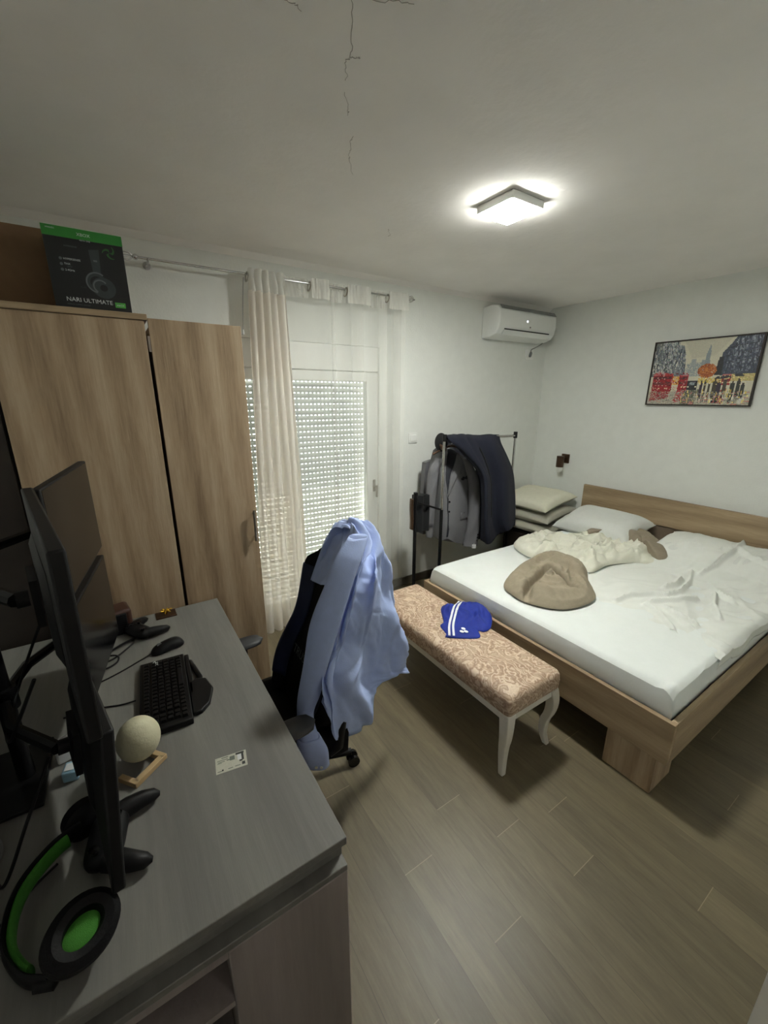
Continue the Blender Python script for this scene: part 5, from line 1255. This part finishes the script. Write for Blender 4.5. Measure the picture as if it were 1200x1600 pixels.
tz = thing('suit_trousers', 'navy suit trousers folded over the chrome rail', 'trousers', (2.75, 2.45, 0.6))
rows = disp(spline_sheet(TROUSERS, 60, 80), lambda s, t, p: 0.012 * math.sin(2 * PI * s * 2.0 + 1.0) * min(1, t * 2) + 0.006 * ridge((s * 2, t * .6), 3.0, 8.0))
MB().grid(rows).build('trouser_legs', M['navy'], tz, solid=0.008, offset=-1.0, angle=80)
q = rows[40][30]
MB().tube([rows[int(26 + k * 2.4)][int(30 - k * .15)] + Vector((-0.006, -0.008, 0)) for k in range(18)], [0.001] + [0.006] * 16 + [0.002], 6).build('leg_gap_shade', M['black_cloth'], tz)  # black strip painting the shade in the groove between the legs
bt_ = thing('black_trousers', 'black trousers hanging behind the navy ones, their ends showing below', 'trousers', (2.85, 2.45, 0.5))
rr = []
for i in range(30):
    t = i / 29; z = 1.28 - 0.81 * t
    a = [Vector((2.56 + (0.20 + 0.16 * t) * s, 2.42 + 0.02 * math.sin(9 * s + 3 * t), z)) for s in [k / 15 for k in range(16)]]
    rr.append(a + [p + Vector((0, 0.035, 0)) for p in a[::-1]])
MB().loft(rr).build('trouser_legs', M['black_cloth'], bt_, angle=70)
bj = thing('black_garment', 'black folded garment hanging beside the short post of the rack', 'garment', (2.03, 2.5, 0.6))
rr = []
for i in range(26):
    t = i / 25; z = 0.965 - 0.29 * t
    a = [Vector((1.862 + 0.115 * s + 0.012 * t, 2.385 + 0.012 * math.sin(11 * s + 2 * t) - 0.01 * t, z)) for s in [k / 12 for k in range(13)]]
    rr.append(a + [p + Vector((0, 0.06, 0)) for p in a[::-1]])
MB().loft(rr).build('cloth', M['black_cloth'], bj, angle=70)
bs = thing('strap', 'brown strap hanging on the outer side of the short rack post', 'strap', (1.935, 2.52, 0.7))
rr = []
for i in range(20):
    t = i / 19; z = 0.955 - 0.24 * t
    rr.append([Vector((1.808 + 0.009 * math.cos(2 * PI * k / 10), 2.375 + 0.022 * math.sin(2 * PI * k / 10) + 0.004 * math.sin(t * 6), z)) for k in range(10)])
MB().loft(rr).build('band', M['bronze'], bs)
ds = thing('dark_shirt', 'dark shirt hanging between the grey jacket and the navy trousers', 'shirt', (2.42, 2.66, 0.9))
rr = []
for i in range(24):
    t = i / 23; z = 1.385 - 0.42 * t
    a = [Vector((2.355 + 0.03 * (1 - t) + (0.20 + 0.07 * t) * s, 2.655 + 0.02 * math.sin(10 * s + 2 * t), z - 0.03 * abs(s - .5) * (1 - t))) for s in [k / 14 for k in range(15)]]
    rr.append(a + [p + Vector((0, 0.05, 0)) for p in a[::-1]])
MB().loft(rr).build('shirt_body', M['blazer_dark'], ds, angle=70)
gj = thing('grey_coat', 'light grey coat edge hanging behind the grey suit jacket', 'coat', (2.17, 2.55, 0.6))
rr = []
for i in range(26):
    t = i / 25; z = 1.16 - 0.64 * t
    a = [Vector((2.165 + 0.30 * s - 0.01 * math.sin(3 * t), 2.66 + 0.014 * math.sin(8 * s + 2 * t), z + (0.05 * s if t < .2 else 0))) for s in [k / 12 for k in range(13)]]
    rr.append(a + [p + Vector((0, 0.05, 0)) for p in a[::-1]])
MB().loft(rr).build('coat_body', M['blazer'], gj, angle=70)

# ------------------------------------------------------------------ light, sky, camera
w = bpy.data.worlds.new('daylight'); C.world = w; w.use_nodes = True
bg = w.node_tree.nodes['Background']; bg.inputs[0].default_value = (0.95, 0.97, 1.0, 1); bg.inputs[1].default_value = 5.0
sun = bpy.data.lights.new('sun', 'SUN'); sun.energy = 42.0; sun.angle = 0.04; sun.color = (1.0, 0.96, 0.90)
so_ = bpy.data.objects.new('sun', sun); COL.objects.link(so_); so_.rotation_euler = (math.radians(-34), 0, math.radians(8))

camd_ = bpy.data.cameras.new('camera'); cam = bpy.data.objects.new('camera', camd_); COL.objects.link(cam); C.camera = cam
camd_.sensor_fit = 'HORIZONTAL'; camd_.sensor_width = 36.0; camd_.lens = 635.05 / 1200 * 36.0; camd_.clip_start = 0.02
pit, yaw, roll = 0.2775, 0.58023, 0.00276
F = Vector((math.sin(yaw) * math.cos(pit), math.cos(yaw) * math.cos(pit), -math.sin(pit))); Rt = Vector((math.cos(yaw), -math.sin(yaw), 0)); Up = Rt.cross(F)
R2 = Rt * math.cos(roll) + Up * math.sin(roll); U2 = -Rt * math.sin(roll) + Up * math.cos(roll)
cam.matrix_world = Matrix(((R2.x, U2.x, -F.x, 0), (R2.y, U2.y, -F.y, 0), (R2.z, U2.z, -F.z, 1.70), (0, 0, 0, 1)))

C.view_settings.view_transform = 'Standard'; C.view_settings.look = 'None'; C.view_settings.gamma = 1.0
C.view_settings.use_curve_mapping = False; C.view_settings.exposure = 0.2
C.cycles.use_denoising = True
C.cycles.max_bounces = 10; C.cycles.diffuse_bounces = 6; C.cycles.transparent_max_bounces = 24
